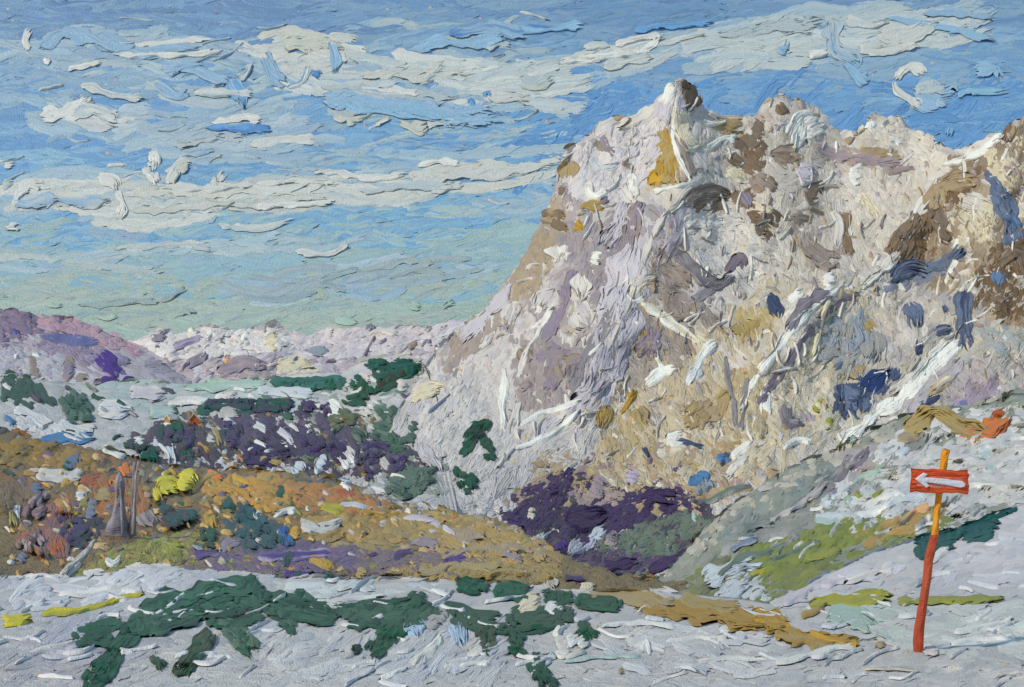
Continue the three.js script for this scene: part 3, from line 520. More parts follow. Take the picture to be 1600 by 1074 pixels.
patches('mountain', `
s white/snow 9 6 1220,705 1248,692 1272,698
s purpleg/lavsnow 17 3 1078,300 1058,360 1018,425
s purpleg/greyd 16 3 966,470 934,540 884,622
s white/snow 9 5 1088,292 1042,332 1012,400 986,470 944,556
s white/cream 9 5 1060,150 1052,192 1062,240 1084,288
s greyd/plum 12 3 1338,456 1268,516 1212,592 1180,640
s cream/white 12 5 1322,440 1250,500 1190,580 1152,650
s snow/white 12 5 1482,262 1432,330 1392,410 1342,450
s brown/taupedark 26 3 1440,330 1415,380 1400,420
s brown/taupedark 24 3 1545,420 1590,400 1600,440
s taupedark/brown 22 3 1530,470 1580,480
s greyd/lavsnow 14 3 1120,450 1080,470 1050,440 1030,410
s snow/lavwhite 16 4 800,440 760,500 720,540
s white/snow 10 5 860,480 830,540 812,600
s lavsnow/purpleg 16 3 900,420 880,470 850,540
s aqua/mint 10 4 1080,812 1090,810
s grey/sage 9 6 1090,790 1130,778 1180,760
s greysnow/lavwhite 14 5 1180,750 1200,742
c lavwhite/snow 58 3 1040,168 1018,212 985,255
s taupedark/brown 24 4 1070,134 1080,152 1086,174
s white 13 4 1052,130 1044,150 1032,168
s snow 12 4 1032,160 1000,188 962,204
s cream/snow 22 3 1052,165 1066,205 1092,245
s cream/snow 18 3 1078,235 1104,275
s taupe 10 3 1055,198 1070,250 1082,282
c gold/ochre 40 3 1047,224 1042,255 1032,282
s gold/brightgold 15 4 1014,292 1040,268
s gold/ochre 13 4 1042,235 1050,268 1056,285
s white 9 5 1022,306 1060,294 1106,285
s taupe/taupedark 22 3 1062,322 1105,302 1142,312
c snow/white 42 3 1075,342 1140,352
s taupe/purpleg 14 3 934,214 950,234 966,242
s brown/tan 6 5 958,182 986,188 964,206
s brown/purpleg 6 5 878,232 902,218 922,207
s taupe 7 4 985,242 972,258 995,268
s tan/ochre 28 3 884,254 890,284
s brown/greyd 14 4 872,300 890,304
s white 10 5 920,290 930,305 950,296
s purpleg/plum 13 3 936,318 953,308
c white/snow 28 4 985,282 985,312
s bluewhite 12 4 925,245 940,262 975,258
s lavwhite 24 3 982,318 962,350 946,398
s purpleg/taupe 26 3 1002,314 982,352 970,402
s ochre/gold 12 3 905,325 946,325
s brightgold/gold 18 4 896,354 916,364
c tan/brown 32 3 850,338 878,350
s ochre/tan 20 3 1112,195 1162,202
s snow 10 4 1105,172 1130,184
s taupedark/brown 32 3 1168,214 1196,222
s taupe/brown 20 4 1138,242 1166,264
s white 9 5 1100,232 1125,220 1152,226
s white/snow 8 4 1092,190 1115,196 1140,192
c brown/taupe 30 4 1188,286 1204,298
s brown/taupedark 30 4 1180,345 1204,356
s purpleg 16 3 1165,300 1170,330
s cream 16 3 1135,265 1165,285
s cream/white 9 5 1175,315 1190,330 1212,335
s brown/taupedark 12 4 1212,165 1232,182
c white/snow 50 4 1250,205 1262,198
s white 8 5 1232,200 1250,178 1275,178
s taupe/mauve 14 4 1268,236 1332,250 1412,263
s tan/mauve 12 3 1340,234 1412,246
s taupe/mauve 10 4 1385,268 1432,266
s lavwhite/white 25 4 1240,262 1276,278
s white 30 5 1324,272 1350,276
s brown/taupedark 30 4 1256,300 1282,312
s brown/taupe 20 3 1200,246 1252,246
s taupe/brown 26 3 1240,330 1262,352
s brown 16 3 1318,332 1326,372
s snow/white 10 4 1300,330 1312,350 1306,390
s cream/snow 20 3 1350,300 1372,345
s snow/white 12 4 1385,215 1412,225
s white 12 4 1360,190 1362,205
s cream 10 4 1350,195 1345,212
s taupe/tan 10 3 1318,222 1335,210
s brown/tan 22 4 1446,332 1480,292 1532,284
c brown/taupedark 60 4 1432,342 1412,400
s taupedark/brown 18 4 1470,300 1470,350 1490,380
s cream/snow 38 4 1512,300 1548,332
s steel/navy 24 4 1534,274 1562,302 1580,340 1592,376
s blue/steel 14 4 1572,328 1590,366
s steel 18 3 1460,345 1470,352
s white/snow 10 5 1474,262 1520,246 1572,214
s snow 14 4 1502,246 1540,226 1576,212
s snow/white 8 4 1452,284 1490,266
s brown/tan 18 4 1588,196 1574,226
s blue/steel 22 4 1585,362 1592,382
s white/snow 25 5 866,384 872,412
s white 24 5 922,404 942,412
s snow 24 4 916,428 908,472
s snow/lavwhite 30 4 862,448 845,490
s lavsnow/snow 36 3 895,488 922,512
s plum/greyd 18 5 1058,388 1080,420 1120,442 1150,430
s plum 13 5 1136,432 1158,408 1166,424
s taupe 26 3 1020,398 1060,430 1082,450
s taupedark/taupe 30 3 1042,464 1086,506
s cream/snow 18 5 978,462 1000,440 1032,430
s white 8 5 976,464 990,473 1012,462
s cream/white 12 5 998,475 1050,510 1102,546
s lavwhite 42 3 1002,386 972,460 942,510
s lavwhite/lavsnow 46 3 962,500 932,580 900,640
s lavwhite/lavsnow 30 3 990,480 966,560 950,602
c taupe/purpleg 42 3 1012,520 1002,580
s taupe 26 3 1058,518 1086,562
s gold/ochre 11 3 1000,516 1006,542
s ochre/tan 12 4 1032,508 1018,548
s white 13 5 1008,606 1035,586 1062,580
s white 10 5 1026,556 1040,586
s bluewhite/white 13 5 1070,604 1092,570 1122,536
s bluewhite 22 4 1078,592 1096,570
s gold/ochre 25 4 945,634 945,674
s ochre/gold 10 5 968,652 985,626 992,608
s tan/ochre 20 3 990,640 1010,670
s white 7 5 812,668 860,645 912,624
s white 7 5 804,706 860,680 908,638
s white 10 5 880,618 886,640
s white/snow 13 5 812,628 804,674
s white 11 5 790,576 785,620 791,684
c taupe/purpleg 60 3 882,558 845,600
s taupe/brown 30 3 818,540 835,562
s lavsnow/snow 24 4 800,470 790,512
s taupe/plum 26 3 905,560 895,600
s greyd 7 4 1134,558 1144,620 1150,672
s greyd 9 4 1172,590 1158,680
s ochre/tan 44 3 1170,500 1180,530
c ochre/tan 50 3 1120,620 1090,660
s white/cream 25 4 1040,692 1072,680
s white 10 5 1142,718 1180,690
s navy 9 3 1008,698 1016,718
s navy/steel 8 3 1052,692 1102,706
s steel/blue 12 3 1118,716 1148,716
s white/bluewhite 14 4 1195,610 1200,655
s taupe 30 3 1258,368 1290,410 1312,416
s taupe/brown 15 3 1320,362 1326,404
s steel/navy 26 4 1388,442 1420,424 1452,436
s steel/greyblue 19 4 1440,430 1480,414 1512,388
s white 13 5 1232,474 1258,455
s white 15 5 1284,440 1308,442
s plum/greyd 18 4 1302,460 1260,480 1228,524
s cream 7 5 1296,470 1280,510 1266,560
s blue/steel 27 4 1424,472 1433,518
s navy/steel 22 4 1500,448 1505,500 1513,552
s navy/steel 12 4 1474,478 1482,494
s navy/greyblue 13 4 1458,518 1492,512
s blue/steel 20 4 1560,424 1556,452
c greyblue/grey 62 4 1300,516 1310,560 1336,540
s greyblue/white 9 5 1330,500 1340,540 1300,580
s grey/greyblue 22 3 1364,518 1370,572
s tan/ochre 16 3 1355,500 1368,520
s tan/ochre 22 3 1330,575 1345,590
c navy/steel 46 4 1324,610 1340,640
s navy/navydeep 27 4 1342,612 1396,582
s navy 14 4 1434,558 1442,534
s navy/plum 17 3 1206,458 1214,502
s lavsnow/greysnow 26 4 1502,558 1440,630 1386,684
s white 17 6 1502,534 1430,600 1370,655 1308,708
s white/snow 12 6 1480,530 1440,572 1388,622
s greysnow/white 12 5 1422,640 1370,690 1318,708
s tan/cream 11 5 1448,622 1492,590
c mauve/lilac 60 3 1532,608 1500,632
s blueviolet/navy 9 3 1428,642 1472,620
s blueviolet/purpleg 12 3 1490,640 1540,640
s plum/grey 15 5 1224,634 1232,662 1262,666
s olive/cream 18 3 1288,658 1302,668
s cream/olive 24 3 1272,632 1286,640
s steel/greyblue 26 4 1102,752 1112,772
s blue/steel 24 4 1088,742 1098,764
s white/snow 14 5 1135,750 1158,728 1175,718
s lilac/lavwhite 26 5 978,742 1002,752
s mauve/lilac 26 3 920,765 950,772
s blue/navy 18 4 1128,718 1138,722
`, (c) => pale.has(c) ? 'snow_patch' : 'rock_and_shade_stroke');
patches('range', `
s cream/white 20 4 410,540 440,538
s white/cream 14 4 290,523 305,527
s cream/white 18 4 325,518 335,526
s cream/white 18 4 376,527 390,528
s greyblue/lavsnow 14 3 478,546 515,552
s cream/snow 20 3 430,572 495,570
s lavsnow/mauve 16 3 500,575 525,590
s lilac/pgrey 8 3 235,531 262,530
s lilac/pgrey 9 3 268,546 318,532
s lilac/pgrey 10 3 290,570 325,552
s greyd/steel 14 3 203,558 225,566 250,575
s pgrey/mauve 18 3 340,588 380,572 420,575
s taupe/pgrey 5 4 555,590 570,560 585,525
s taupe/tan 7 4 635,544 655,534
s snow/white 9 4 575,525 600,520 625,525
s peach/cream 8 3 350,572 362,560
`, (c) => pale.has(c) ? 'snow_patch' : 'rock_and_shade_stroke');
patches('hill', `
s blueviolet/violet 20 3 148,552 172,574 192,588
s purpleg/blueviolet 14 3 60,525 110,532 160,540
s violet/blueviolet 10 3 15,520 32,526
s violet 16 3 152,604 188,606 220,624
s violet 9 3 190,600 212,598
s taupe/pgrey 28 3 44,578 62,572
s pgrey/taupe 24 3 95,580 118,582
s pgrey/taupe 26 3 118,592 140,592
s white/snow 6 4 20,562 30,558
s white/bluewhite 7 4 48,556 68,560
`, (c) => pale.has(c) ? 'snow_patch' : 'heather_patch');
patches('valley', `
s bluewhite/snow 14 4 20,642 70,660 132,690
s snow/bluewhite 16 4 90,662 150,676
s mint/aqua 12 3 285,606 350,602 420,600
s bluewhite/snow 14 4 400,610 450,614 495,618
s snow/white 9 4 260,636 300,628 330,626
s white/snow 8 4 335,622 362,620
s steel/blue 10 3 182,658 200,645
s snow/white 22 4 510,630 540,648
s snow/lavwhite 26 4 560,585 585,592
s steel/aqua 4 3 668,650 690,630 705,618
s cream/snow 12 3 618,606 636,606
s snow/cream 30 4 640,620 700,612
s lavwhite/snow 26 4 660,690 690,740
`, (c) => pale.has(c) ? 'snow_patch' : 'heather_patch');
patches('hillside', `
s brightblue/blue 14 4 58,692 100,686 152,682
s steel/blue 8 3 5,652 25,668
s white/snow 13 5 54,742 92,747 132,744
s white/lavwhite 11 5 116,779 137,773
s bluewhite 9 4 24,790 28,816
s white/snow 10 6 90,914 122,880 153,845
s white/lavsnow 5 6 100,912 128,882
s white 8 5 166,872 176,882 192,866
s steel/greyd 26 3 132,802 152,806
s steel/greyd 14 3 164,792 172,800
s steel/greyd 24 3 28,868 42,880
s steel/blue 12 3 118,700 124,728
s steel 14 3 44,760 70,766
s dviolet/violet 34 3 112,822 136,828
s orange/ochre 22 4 92,780 98,808
s orange/rust 16 4 84,838 88,872
s orange/ochre 14 4 186,730 205,748
s orange 8 4 172,752 178,760
s rust/ochre 20 3 120,755 160,752
s white/snow 11 6 158,702 180,712 196,718
s white/bluewhite 13 6 236,690 258,700 268,732
s bluewhite/white 12 5 205,695 228,688
s yg/olive 8 5 230,850 270,842 
s gold/ochre 7 5 300,775 325,750 345,745
s brightgold/gold 8 6 345,755 370,765 395,780
s brightgold/ochre 9 6 360,748 395,762
s gold/ochre 6 5 330,790 345,800
s ochre/peach 6 5 400,748 430,752
s white/bluewhite 9 5 424,812 448,802 462,806
s bluewhite 12 5 402,800 408,818
s white/snow 11 5 468,820 500,826 540,820
s white 6 5 530,757 548,772
s bluewhite/white 8 5 524,756 552,754
s white/snow 10 5 566,778 585,772 602,778
s bluewhite/lavwhite 8 4 530,788 555,794 588,800
s lavwhite 8 4 502,772 516,776
s white/snow 8 4 618,792 640,792
s lavwhite/lavsnow 9 4 628,812 668,818 690,830
s lavwhite 7 4 690,825 705,835 716,842
s white/snow 7 5 680,798 696,792
s white/bluewhite 24 6 495,720 512,728
s white/snow 17 6 538,716 552,732
s bluewhite/lavwhite 20 5 455,732 475,745
s white/snow 14 5 540,700 555,720
s lavwhite/bluewhite 10 5 432,672 462,694
s white 8 5 395,692 420,706
s violet 9 3 575,872 592,868
s violet/dviolet 10 3 612,876 648,868
s violet/lilac 14 3 690,870 732,874
s violet/lilac 12 3 400,875 450,872 520,870
s violet 12 3 440,900 520,905
s gold/brightgold 11 5 480,876 525,892
s brightgold 12 4 452,835 470,840
s brightgold/gold 7 4 530,838 542,842
s peach/ochre 14 3 556,895 574,898
s ochre/tan 10 4 650,898 720,888 790,884
s ochre/gold 9 4 700,908 770,898 830,902
s tan/peach 8 4 690,878 740,862 800,858
s tan/peach 10 4 780,850 830,862 850,880
s bluewhite/lilac 20 5 888,872 915,852 
s lilac/bluewhite 13 5 918,850 952,825
s bluewhite/aqua 9 5 842,848 852,835
s mauve/taupe 24 3 942,852 968,850
s greysnow/cream 16 5 822,805 838,808
s greysnow/cream 18 4 852,910 862,930
s cream/greysnow 9 3 905,920 930,922
s gold/ochre 12 4 838,862 852,880
s dviolet/violet 26 4 790,820 820,828
s dviolet 22 4 800,800 812,808
s dviolet/3a2a52 26 4 880,815 950,800
s dviolet 28 4 1000,785 1060,780
s dviolet/violet 20 4 870,850 880,865
s violet/dviolet 16 3 940,888 1000,880
s dviolet/violet 12 3 1010,895 1060,875 1100,862
s violet/dviolet 10 3 880,905 915,912
s dviolet 20 4 855,770 872,762
s dviolet 16 4 885,748 896,744
`, (c) => pale.has(c) ? 'snow_patch' : 'scrub_patch');
patches('valley', `
s snow/bluewhite 11 4 395,662 420,682
s white/lavwhite 9 5 425,690 452,706
s snow/white 12 4 470,662 488,676
s bluewhite/snow 10 4 350,652 372,664
s ochre/gold 10 4 330,672 345,700
s dgreen/bush 18 4 290,700 300,716
s gold/ochre 8 4 310,690 326,712
s rust/ochre 8 4 258,704 272,716
s dgreen/mgreen 12 4 440,650 462,656
s olive/sage 16 4 470,716 490,728
s sage/bush 18 4 548,676 572,690
s snow/white 16 5 560,640 585,648
s mgreen/sage 16 4 600,700 632,712
s snow/greysnow 16 5 590,722 612,742
s white/snow 12 5 345,622 372,618
s snow/bluewhite 22 4 150,640 210,646
s lavwhite/snow 18 4 200,612 260,622
s bluewhite/aqua 14 4 230,650 280,648
s greysnow/snow 14 4 340,646 380,652
s ochre/rust 8 4 372,712 390,726
s gold/ochre 9 4 402,722 440,730
`, (c) => pale.has(c) ? 'snow_patch' : 'scrub_patch');
patches('hillside', `
s orange/ochre 12 4 320,742 350,752
s rust/orange 12 4 520,770 560,782
s orange/ochre 10 4 440,760 480,768
s dgreen/bush 16 4 430,770 450,776
s olive/yg 12 4 500,790 540,800
s gold/ochre 12 4 560,800 610,808
s brightgold/gold 12 5 320,800 336,832
s purpleg/violet 16 3 340,855 380,850
s bush/teal 20 4 350,780 372,800
s steel/greyd 14 3 100,720 116,735
s bush/dgreen 14 3 95,730 110,738
s rust/taupe 26 3 30,840 44,850
s ochre/tan 20 3 150,770 175,786
s olive/ochre 14 3 14,800 20,830
s taupe/mauve 22 3 225,800 238,828
s peach/tan 8 4 222,775 240,780
s violet/purpleg 12 3 300,872 350,868
s olive/yg 14 4 250,862 290,856
s tan/ochre 14 4 700,836 760,846
s purpleg/mauve 12 3 640,850 690,856
s mauve/purpleg 14 3 780,872 820,878
`, (c) => pale.has(c) ? 'snow_patch' : 'scrub_patch');
patches('slope', `
s tan/ochre 24 5 1408,674 1458,652 1505,664 1548,680
s c06e3c/orange 24 5 1496,684 1545,678 1582,650
s rust/c06e3c 12 5 1550,655 1572,646
s tan/ochre 12 5 1398,692 1442,684
s aqua/sage 12 4 1326,698 1346,684
s greysnow/plum 12 6 1288,760 1330,735 1365,700
s greyd/grey 12 6 1300,755 1340,715
s white/snow 10 6 1350,790 1390,775 1420,782
s white/snow 9 6 1340,812 1370,800 1400,775
s white/bluewhite 10 5 1300,785 1330,768
s aqua/bluewhite 13 5 1272,812 1300,812 1322,808
s aqua/bluewhite 14 5 1285,790 1302,778
s aqua/mint 12 4 1322,775 1330,790
s aqua/mint 8 4 1335,760 1360,745 1385,735
s plum/lilac 14 4 1295,770 1308,766
s olive 12 4 1340,782 1348,772
s olive 9 4 1365,785 1385,770
s tan/peach 8 6 1395,825 1430,800 1455,796
s sage/grey 8 6 1200,862 1240,850 1250,838
s sage/grey 7 6 1205,882 1240,868 1288,850
s sage/greysnow 10 6 1120,905 1160,880 1215,862
s grey/greysnow 11 6 1200,820 1250,790 1300,755
s sage/grey 12 6 1160,835 1210,815
s steel/greyblue 9 3 1140,858 1185,842
s bluewhite/aqua 30 5 1100,918 1145,896 1192,874
s bluewhite/snow 22 5 1120,930 1180,915
s yg/olive 10 4 1172,900 1200,892
s yg/olive 12 4 1255,875 1320,862
s sage/olive 20 4 1380,855 1430,848
s bluewhite/aqua 12 4 1525,715 1560,708
s aqua/greyblue 12 4 1540,740 1560,736
s white/bluewhite 10 5 1425,705 1400,720
s bluewhite/white 12 5 1400,780 1450,785
s snow/white 8 5 1500,770 1540,758 1580,765
`, (c) => pale.has(c) ? 'snow_patch' : 'grass_patch');
patches('field', `
s yellow/yg 17 5 0,973 28,974 52,968
s yellow/yg 9 5 64,966 120,956 180,942 228,930
s white/snow 5 5 90,935 150,928 200,915 228,902
s snow/white 6 4 30,1030 70,1015 120,1005
s white/bluewhite 7 5 235,965 270,945 290,930
s white 6 5 300,938 345,924
s white/snow 6 5 370,1060 400,1040
s white/snow 6 5 490,945 560,940 605,934
s snow/white 12 4 480,948 540,950
s white/cream 10 6 640,1042 676,1012 694,998
s white/snow 6 5 590,1065 640,1045
s paleblue/bluewhite 26 4 642,972 652,1000
s paleblue 30 4 705,975 730,1010
s greysnow/white 30 5 668,962 694,978
s white/cream 22 6 806,958 850,944
s white/snow 16 6 850,962 880,950
c white/snow 44 5 882,1012 896,1004
s white/cream 8 6 866,1022 890,1026 918,1016
s white 8 6 868,1000 876,988 895,982
s white/snow 8 5 715,1045 740,1040 768,1040
s white/snow 16 4 730,1030 760,1000
s ochre/tan 18 4 920,932 1000,938 1060,946
s ochre/gold 26 4 990,950 1060,958 1130,968 1200,986
s tan/ochre 16 4 1060,938 1110,945 1160,955
s gold/brightgold 30 5 1172,962 1205,978 1240,988
s gold/ochre 18 5 1210,990 1270,1000 1346,1004
s gold/brightgold 10 6 1260,995 1310,1005 1346,1008
s tan/peach 8 4 1370,1005 1385,1012
s white/snow 14 5 1122,986 1146,984
s white/lavwhite 10 6 1222,946 1280,918 1330,905
s white/snow 8 5 1320,912 1370,896 1400,892
s white 8 6 1450,880 1470,868 1486,862
s snow/lavwhite 12 4 1225,940 1270,935
s yg/olive 17 5 1262,952 1330,940 1402,938
s yellow/yg 9 5 1290,944 1340,935 1390,930
s ochre/gold 9 4 1250,962 1290,952
s yg/olive 11 4 1400,940 1480,941 1572,936
s mint/aqua 26 4 1290,970 1340,968 1370,985
s white/bluewhite 8 5 1490,990 1540,980 1590,970
s white/aqua 8 5 1480,1005 1540,1000 1590,1002
s white/snow 13 5 1440,1020 1470,1018
s white 7 5 1000,1020 1010,1008 1014,1030
s white/snow 6 5 1040,1008 1100,1000 1140,1002
s snow/white 7 4 1090,1040 1140,1030 1200,1034
s white/snow 6 4 940,985 1000,975 1060,985
s snow/white 8 4 1210,1040 1280,1025 1340,1010
s aqua/mint 5 4 880,1036 940,1030 1005,1028
s cream/greysnow 4 3 1350,1050 1400,1048 1440,1050
s tan/peach 9 3 965,1055 975,1055
`, (c) => pale.has(c) ? 'snow_drift' : 'grass_tuft');

// ---------------------------------------------------------------- bushes and trees, each a thing
function bush(where, name, label, category, group, colors, spec, o = {}) {
  const cs = colors.split('/'), segs = spec.split(';').map((t) => { const [w, ...p] = t.trim().split(/\s+/); return [w * (where === 'field' ? 1.4 : 1.5), table(p.join(' '))]; });
  const layers = segs.map(([, pts]) => route(where, ...pts[pts.length >> 1])), origin = lift(LAND[layers[0]], ...segs[0][1][0]), parts = segs.map(([w, pts], at) => {
    const L = LAND[layers[at]];
    const out = [], len = Math.hypot(pts[pts.length - 1][0] - pts[0][0], pts[pts.length - 1][1] - pts[0][1]);
    if (len > w * 0.8) for (let k = 0; k < 7; k++) { const f = (k / 6 - 0.5) * 0.74 * w; const cv = new THREE.CatmullRomCurve3((pts.length > 2 ? pts : [pts[0], [(pts[0][0] + pts[1][0]) / 2, (pts[0][1] + pts[1][1]) / 2], pts[1]]).map(([x, y]) => new THREE.Vector3(x, y, 0))), t0 = rr(-0.06, 0.22), t1 = rr(0.78, 1.06), sub = []; for (let u = 0; u <= 4; u++) { const q = t0 + (t1 - t0) * u / 4, p = cv.getPoint(clamp(q, 0, 1)), e = (q - clamp(q, 0, 1)) * len; p.x += e * Math.sign(pts[pts.length - 1][0] - pts[0][0]); sub.push([p.x + rr(-2, 2), p.y + f + rr(-2, 2)]); } dab(out, L, sub, w * rr(0.28, 0.5), cs, { thick: 1.6, base: 3.4 + rnd(), step: 4, across: 1.8, dry: 1.25, loose: 0.5 }); }
    clump(out, L, pts, w, cs, { thick: 1.5, base: 3.8, dome: 0.8, pile: (o.pile ?? 4) * 0.35, spread: 0.8, cover: len > w * 0.8 ? 0.5 : 1.2, size: clamp(w / 2.2, 5, 14), ...o, ...{ pile: (o.pile ?? 4) * 0.35 } });
    return out;
  });
  if (parts.length === 1) return thing(meshOf(parts[0], matOf(layers[0]), numbered(name), origin), label, category, group);
  const g = new THREE.Group(); g.name = numbered(name); g.position.copy(origin);
  for (const [k, p] of parts.entries()) { if (!p.length) { console.log('nothing of a part in view:', label); continue; } const m = meshOf(p, matOf(layers[k]), 'foliage'); m.geometry.translate(-origin.x, -origin.y, -origin.z); g.add(m); }
  return thing(g, label, category, group);
}
const FB = 'dark bushes in the snow field', VB = 'dark green trees in the valley', PB = 'purple scrub below the mountain';
bush('field', 'evergreen_bush', 'long dark green bush running diagonally across the snow at the left', 'bush', FB, 'dgreen/17402e/2d5a44/3c6a50', '40 205,985 250,966 300,950 350,938 420,940; 26 330,965 372,960 415,956');
bush('field', 'evergreen_bush', 'dark green bush trailing down to the bottom edge at far left', 'bush', FB, 'dgreen/245a40/1b4a36', '28 218,975 190,1010 165,1045 130,1072; 28 118,1000 150,994 190,984');
bush('field', 'evergreen_bush', 'narrow olive-green bush slanting to the bottom edge beside the diagonal bush', 'bush', FB, '2f4a30/dgreen/43523a', '26 330,995 305,1025 270,1068; 18 236,1034 252,1042');
bush('field', 'evergreen_bush', 'grey-green bush tuft at the right end of the diagonal bush', 'bush', FB, '3f6350/dgreen/55705c', '28 345,978 372,998 400,1022');
bush('field', 'evergreen_bush', 'small green bush on the snow rim above the diagonal bush', 'bush', FB, 'mgreen/dgreen', '20 378,915 395,910');
bush('field', 'evergreen_bush', 'dark green hedge-like bush lying level across the middle of the snow field', 'bush', FB, 'dgreen/183e2c/2a5640/3a6248', '28 400,945 470,958 545,964; 30 530,964 600,962 690,950; 18 436,966 460,984');
bush('field', 'evergreen_bush', 'round green tuft above the level bush, on pale snow', 'bush', FB, 'mgreen/dgreen', '18 470,935 482,938');
bush('field', 'evergreen_bush', 'dark green bush leaning down-left from the level bush', 'bush', FB, '275a3c/dgreen', '28 658,948 618,985 578,1028');
bush('field', 'evergreen_bush', 'small blackish sprig left of the leaning bush', 'bush', FB, '263c34/1d3530', '10 550,1020 566,1016');
bush('field', 'evergreen_bush', 'squat dark green bush above the leaning bush', 'bush', FB, '2a5238/dgreen', '24 645,938 662,944');
bush('field', 'evergreen_bush', 'thin dark green line of low scrub along the snow rim', 'bush', FB, 'dgreen/14583c/1c4632', '20 712,916 760,924; 18 770,926 830,932; 14 840,934 900,938; 16 900,940 975,950');
bush('field', 'evergreen_bush', 'dark green bush under the white snow dabs right of the middle', 'bush', FB, '25503a/dgreen/30543c', '24 688,956 745,972 800,980; 28 790,978 850,970 890,962; 24 800,985 812,1022');
bush('field', 'evergreen_bush', 'olive bush fading into snow below the low bush line', 'bush', FB, '4a5a40/3c5038', '26 758,995 765,1018');
bush('field', 'evergreen_bush', 'small dark green bush right of the round snow mound', 'bush', FB, '22503a/dgreen', '20 908,980 925,996');
bush('field', 'evergreen_bush', 'dark green bush at the bottom edge below the round snow mound', 'bush', FB, '2a5c42/dgreen/1f4434', '28 832,1036 840,1052; 30 848,1060 856,1070');
bush('field', 'evergreen_bush', 'dark teal bush behind the signpost foot, spreading right along the snow bank', 'bush', FB, 'teal/0f4a48/1d5650', '30 1430,853 1470,846 1512,836; 20 1490,840 1530,830 1562,822; 7 1535,815 1560,808 1594,797', { pile: 2 });
bush('hillside', 'evergreen_tree', 'round dark green tree alone on the snow below the mountain', 'tree', VB, 'dgreen/0f4a30', '30 722,752 730,758');
bush('mountain', 'evergreen_tree', 'tall slanting dark green tree on the snow apron', 'tree', VB, 'dgreen/263a2c', '20 752,668 738,685 718,708', { pile: 6 });
bush('mountain', 'evergreen_tree', 'short dark green tree right of the slanting one', 'tree', VB, '1f4a30/dgreen', '24 762,704 770,712', { pile: 6 });
bush('valley', 'evergreen_tree', 'dark green tree clump on the valley rim below the pale range', 'tree', VB, 'dgreen/2a5a4a/1e4a40', '12 570,574 606,570', { pile: 5 });
bush('valley', 'evergreen_tree', 'dark green tree clump where the valley rim meets the mountain slope', 'tree', VB, 'dgreen/2a5a4a/1e4a40', '15 612,584 636,580 656,576', { pile: 5 });
bush('valley', 'evergreen_tree', 'small dark green tree at the left below the rim clumps', 'tree', VB, 'dgreen/1e4a40', '12 560,590 566,602', { pile: 5 });
bush('valley', 'evergreen_tree', 'dark green tree left of the small snow patch under the rim', 'tree', VB, 'dgreen/2d4a34', '12 552,606 585,612', { pile: 5 });
bush('valley', 'evergreen_tree', 'brownish dark tree right of the small snow patch under the rim', 'tree', VB, 'dgreen/2d4a34/3a3a28', '14 590,608 610,598 632,592', { pile: 5 });
bush('valley', 'evergreen_tree', 'low dark green tree lying below the small snow patch', 'tree', VB, 'dgreen/2d4a34', '12 542,628 575,624', { pile: 5 });
bush('valley', 'evergreen_tree', 'long thin teal-green tree line far along the valley floor', 'tree', VB, '2d5c50/dgreen/3a6a60', '9 425,602 480,602; 12 470,604 535,600', { pile: 3 });
bush('valley', 'evergreen_tree', 'dark green tree line left of the purple scrub', 'tree', VB, '1f5044/dgreen/3a2f48', '11 318,636 400,632; 13 395,636 455,636', { pile: 3 });
bush('valley', 'evergreen_tree', 'upper grey-green rounded tree beside the purple scrub', 'tree', VB, 'sage/4f6a5a/3f5a4c', '22 600,650 615,655', { pile: 4 });
bush('valley', 'evergreen_tree', 'wide grey-green tree nearest the mountain slope above the snow apron', 'tree', VB, 'sage/4f6a5a/3f5a4c', '24 625,665 665,660', { pile: 4 });
bush('valley', 'evergreen_tree', 'lower grey-green tree touching the end of the purple scrub', 'tree', VB, 'sage/4f6a5a/3f5a4c', '22 585,678 640,690', { pile: 4 });
bush('valley', 'evergreen_tree', 'curled grey-green tree on the snow apron', 'tree', VB, '47604e/sage/3a5444', '20 672,745 650,758', { pile: 4 });
bush('valley', 'evergreen_tree', 'flat grey-green tree just left of the curled one', 'tree', VB, '47604e/sage/3a5444', '14 610,765 640,776', { pile: 4 });
bush('hill', 'evergreen_tree', 'dark grey-green tree clump on the snow at far left', 'tree', VB, 'bush/3a5a4a/2b4434', '30 15,602 40,610; 26 45,620 65,632; 16 70,638 85,642', { pile: 3 });
bush('valley', 'evergreen_tree', 'rounded grey-green tree clump above the blue streak', 'tree', VB, '4a6654/bush/567060', '30 112,632 122,640; 22 125,650 145,648', { pile: 3 });
bush('hillside', 'scrub_bush', 'dark purple bush at the left of the purple belt', 'bush', PB, 'dviolet/4a3a4e/2c4436', '26 250,680 275,690; 22 285,680 300,700; 18 205,695 225,700');
bush('hillside', 'scrub_bush', 'deep green bush inside the white ring of snow', 'bush', PB, '0f4a36/dgreen', '24 232,718 240,722');
bush('hillside', 'scrub_bush', 'dark green bush at the top of the purple belt', 'bush', PB, '1b5038/dgreen', '22 265,668 280,676');
bush('hillside', 'scrub_bush', 'dark purple bush slanting through the middle of the belt', 'bush', PB, 'dviolet/473a50/3a3044', '26 350,670 375,690; 24 410,680 455,705; 22 380,710 430,720');
bush('hillside', 'scrub_bush', 'purple bush touching the white snow dab', 'bush', PB, '46384e/dviolet', '24 480,690 505,700; 22 520,690 530,720');
bush('valley', 'scrub_bush', 'small purple bush on snow above the belt, left of its twin', 'bush', PB, '4a3a58/dviolet', '16 480,636 488,640');
bush('valley', 'scrub_bush', 'small purple bush on snow above the belt, right of its twin', 'bush', PB, '4a3a58/dviolet', '14 506,634 512,648');
bush('hillside', 'scrub_bush', 'olive bush between the small purple bushes and the belt', 'bush', PB, '6a6a40/5a6248', '22 525,662 550,656');
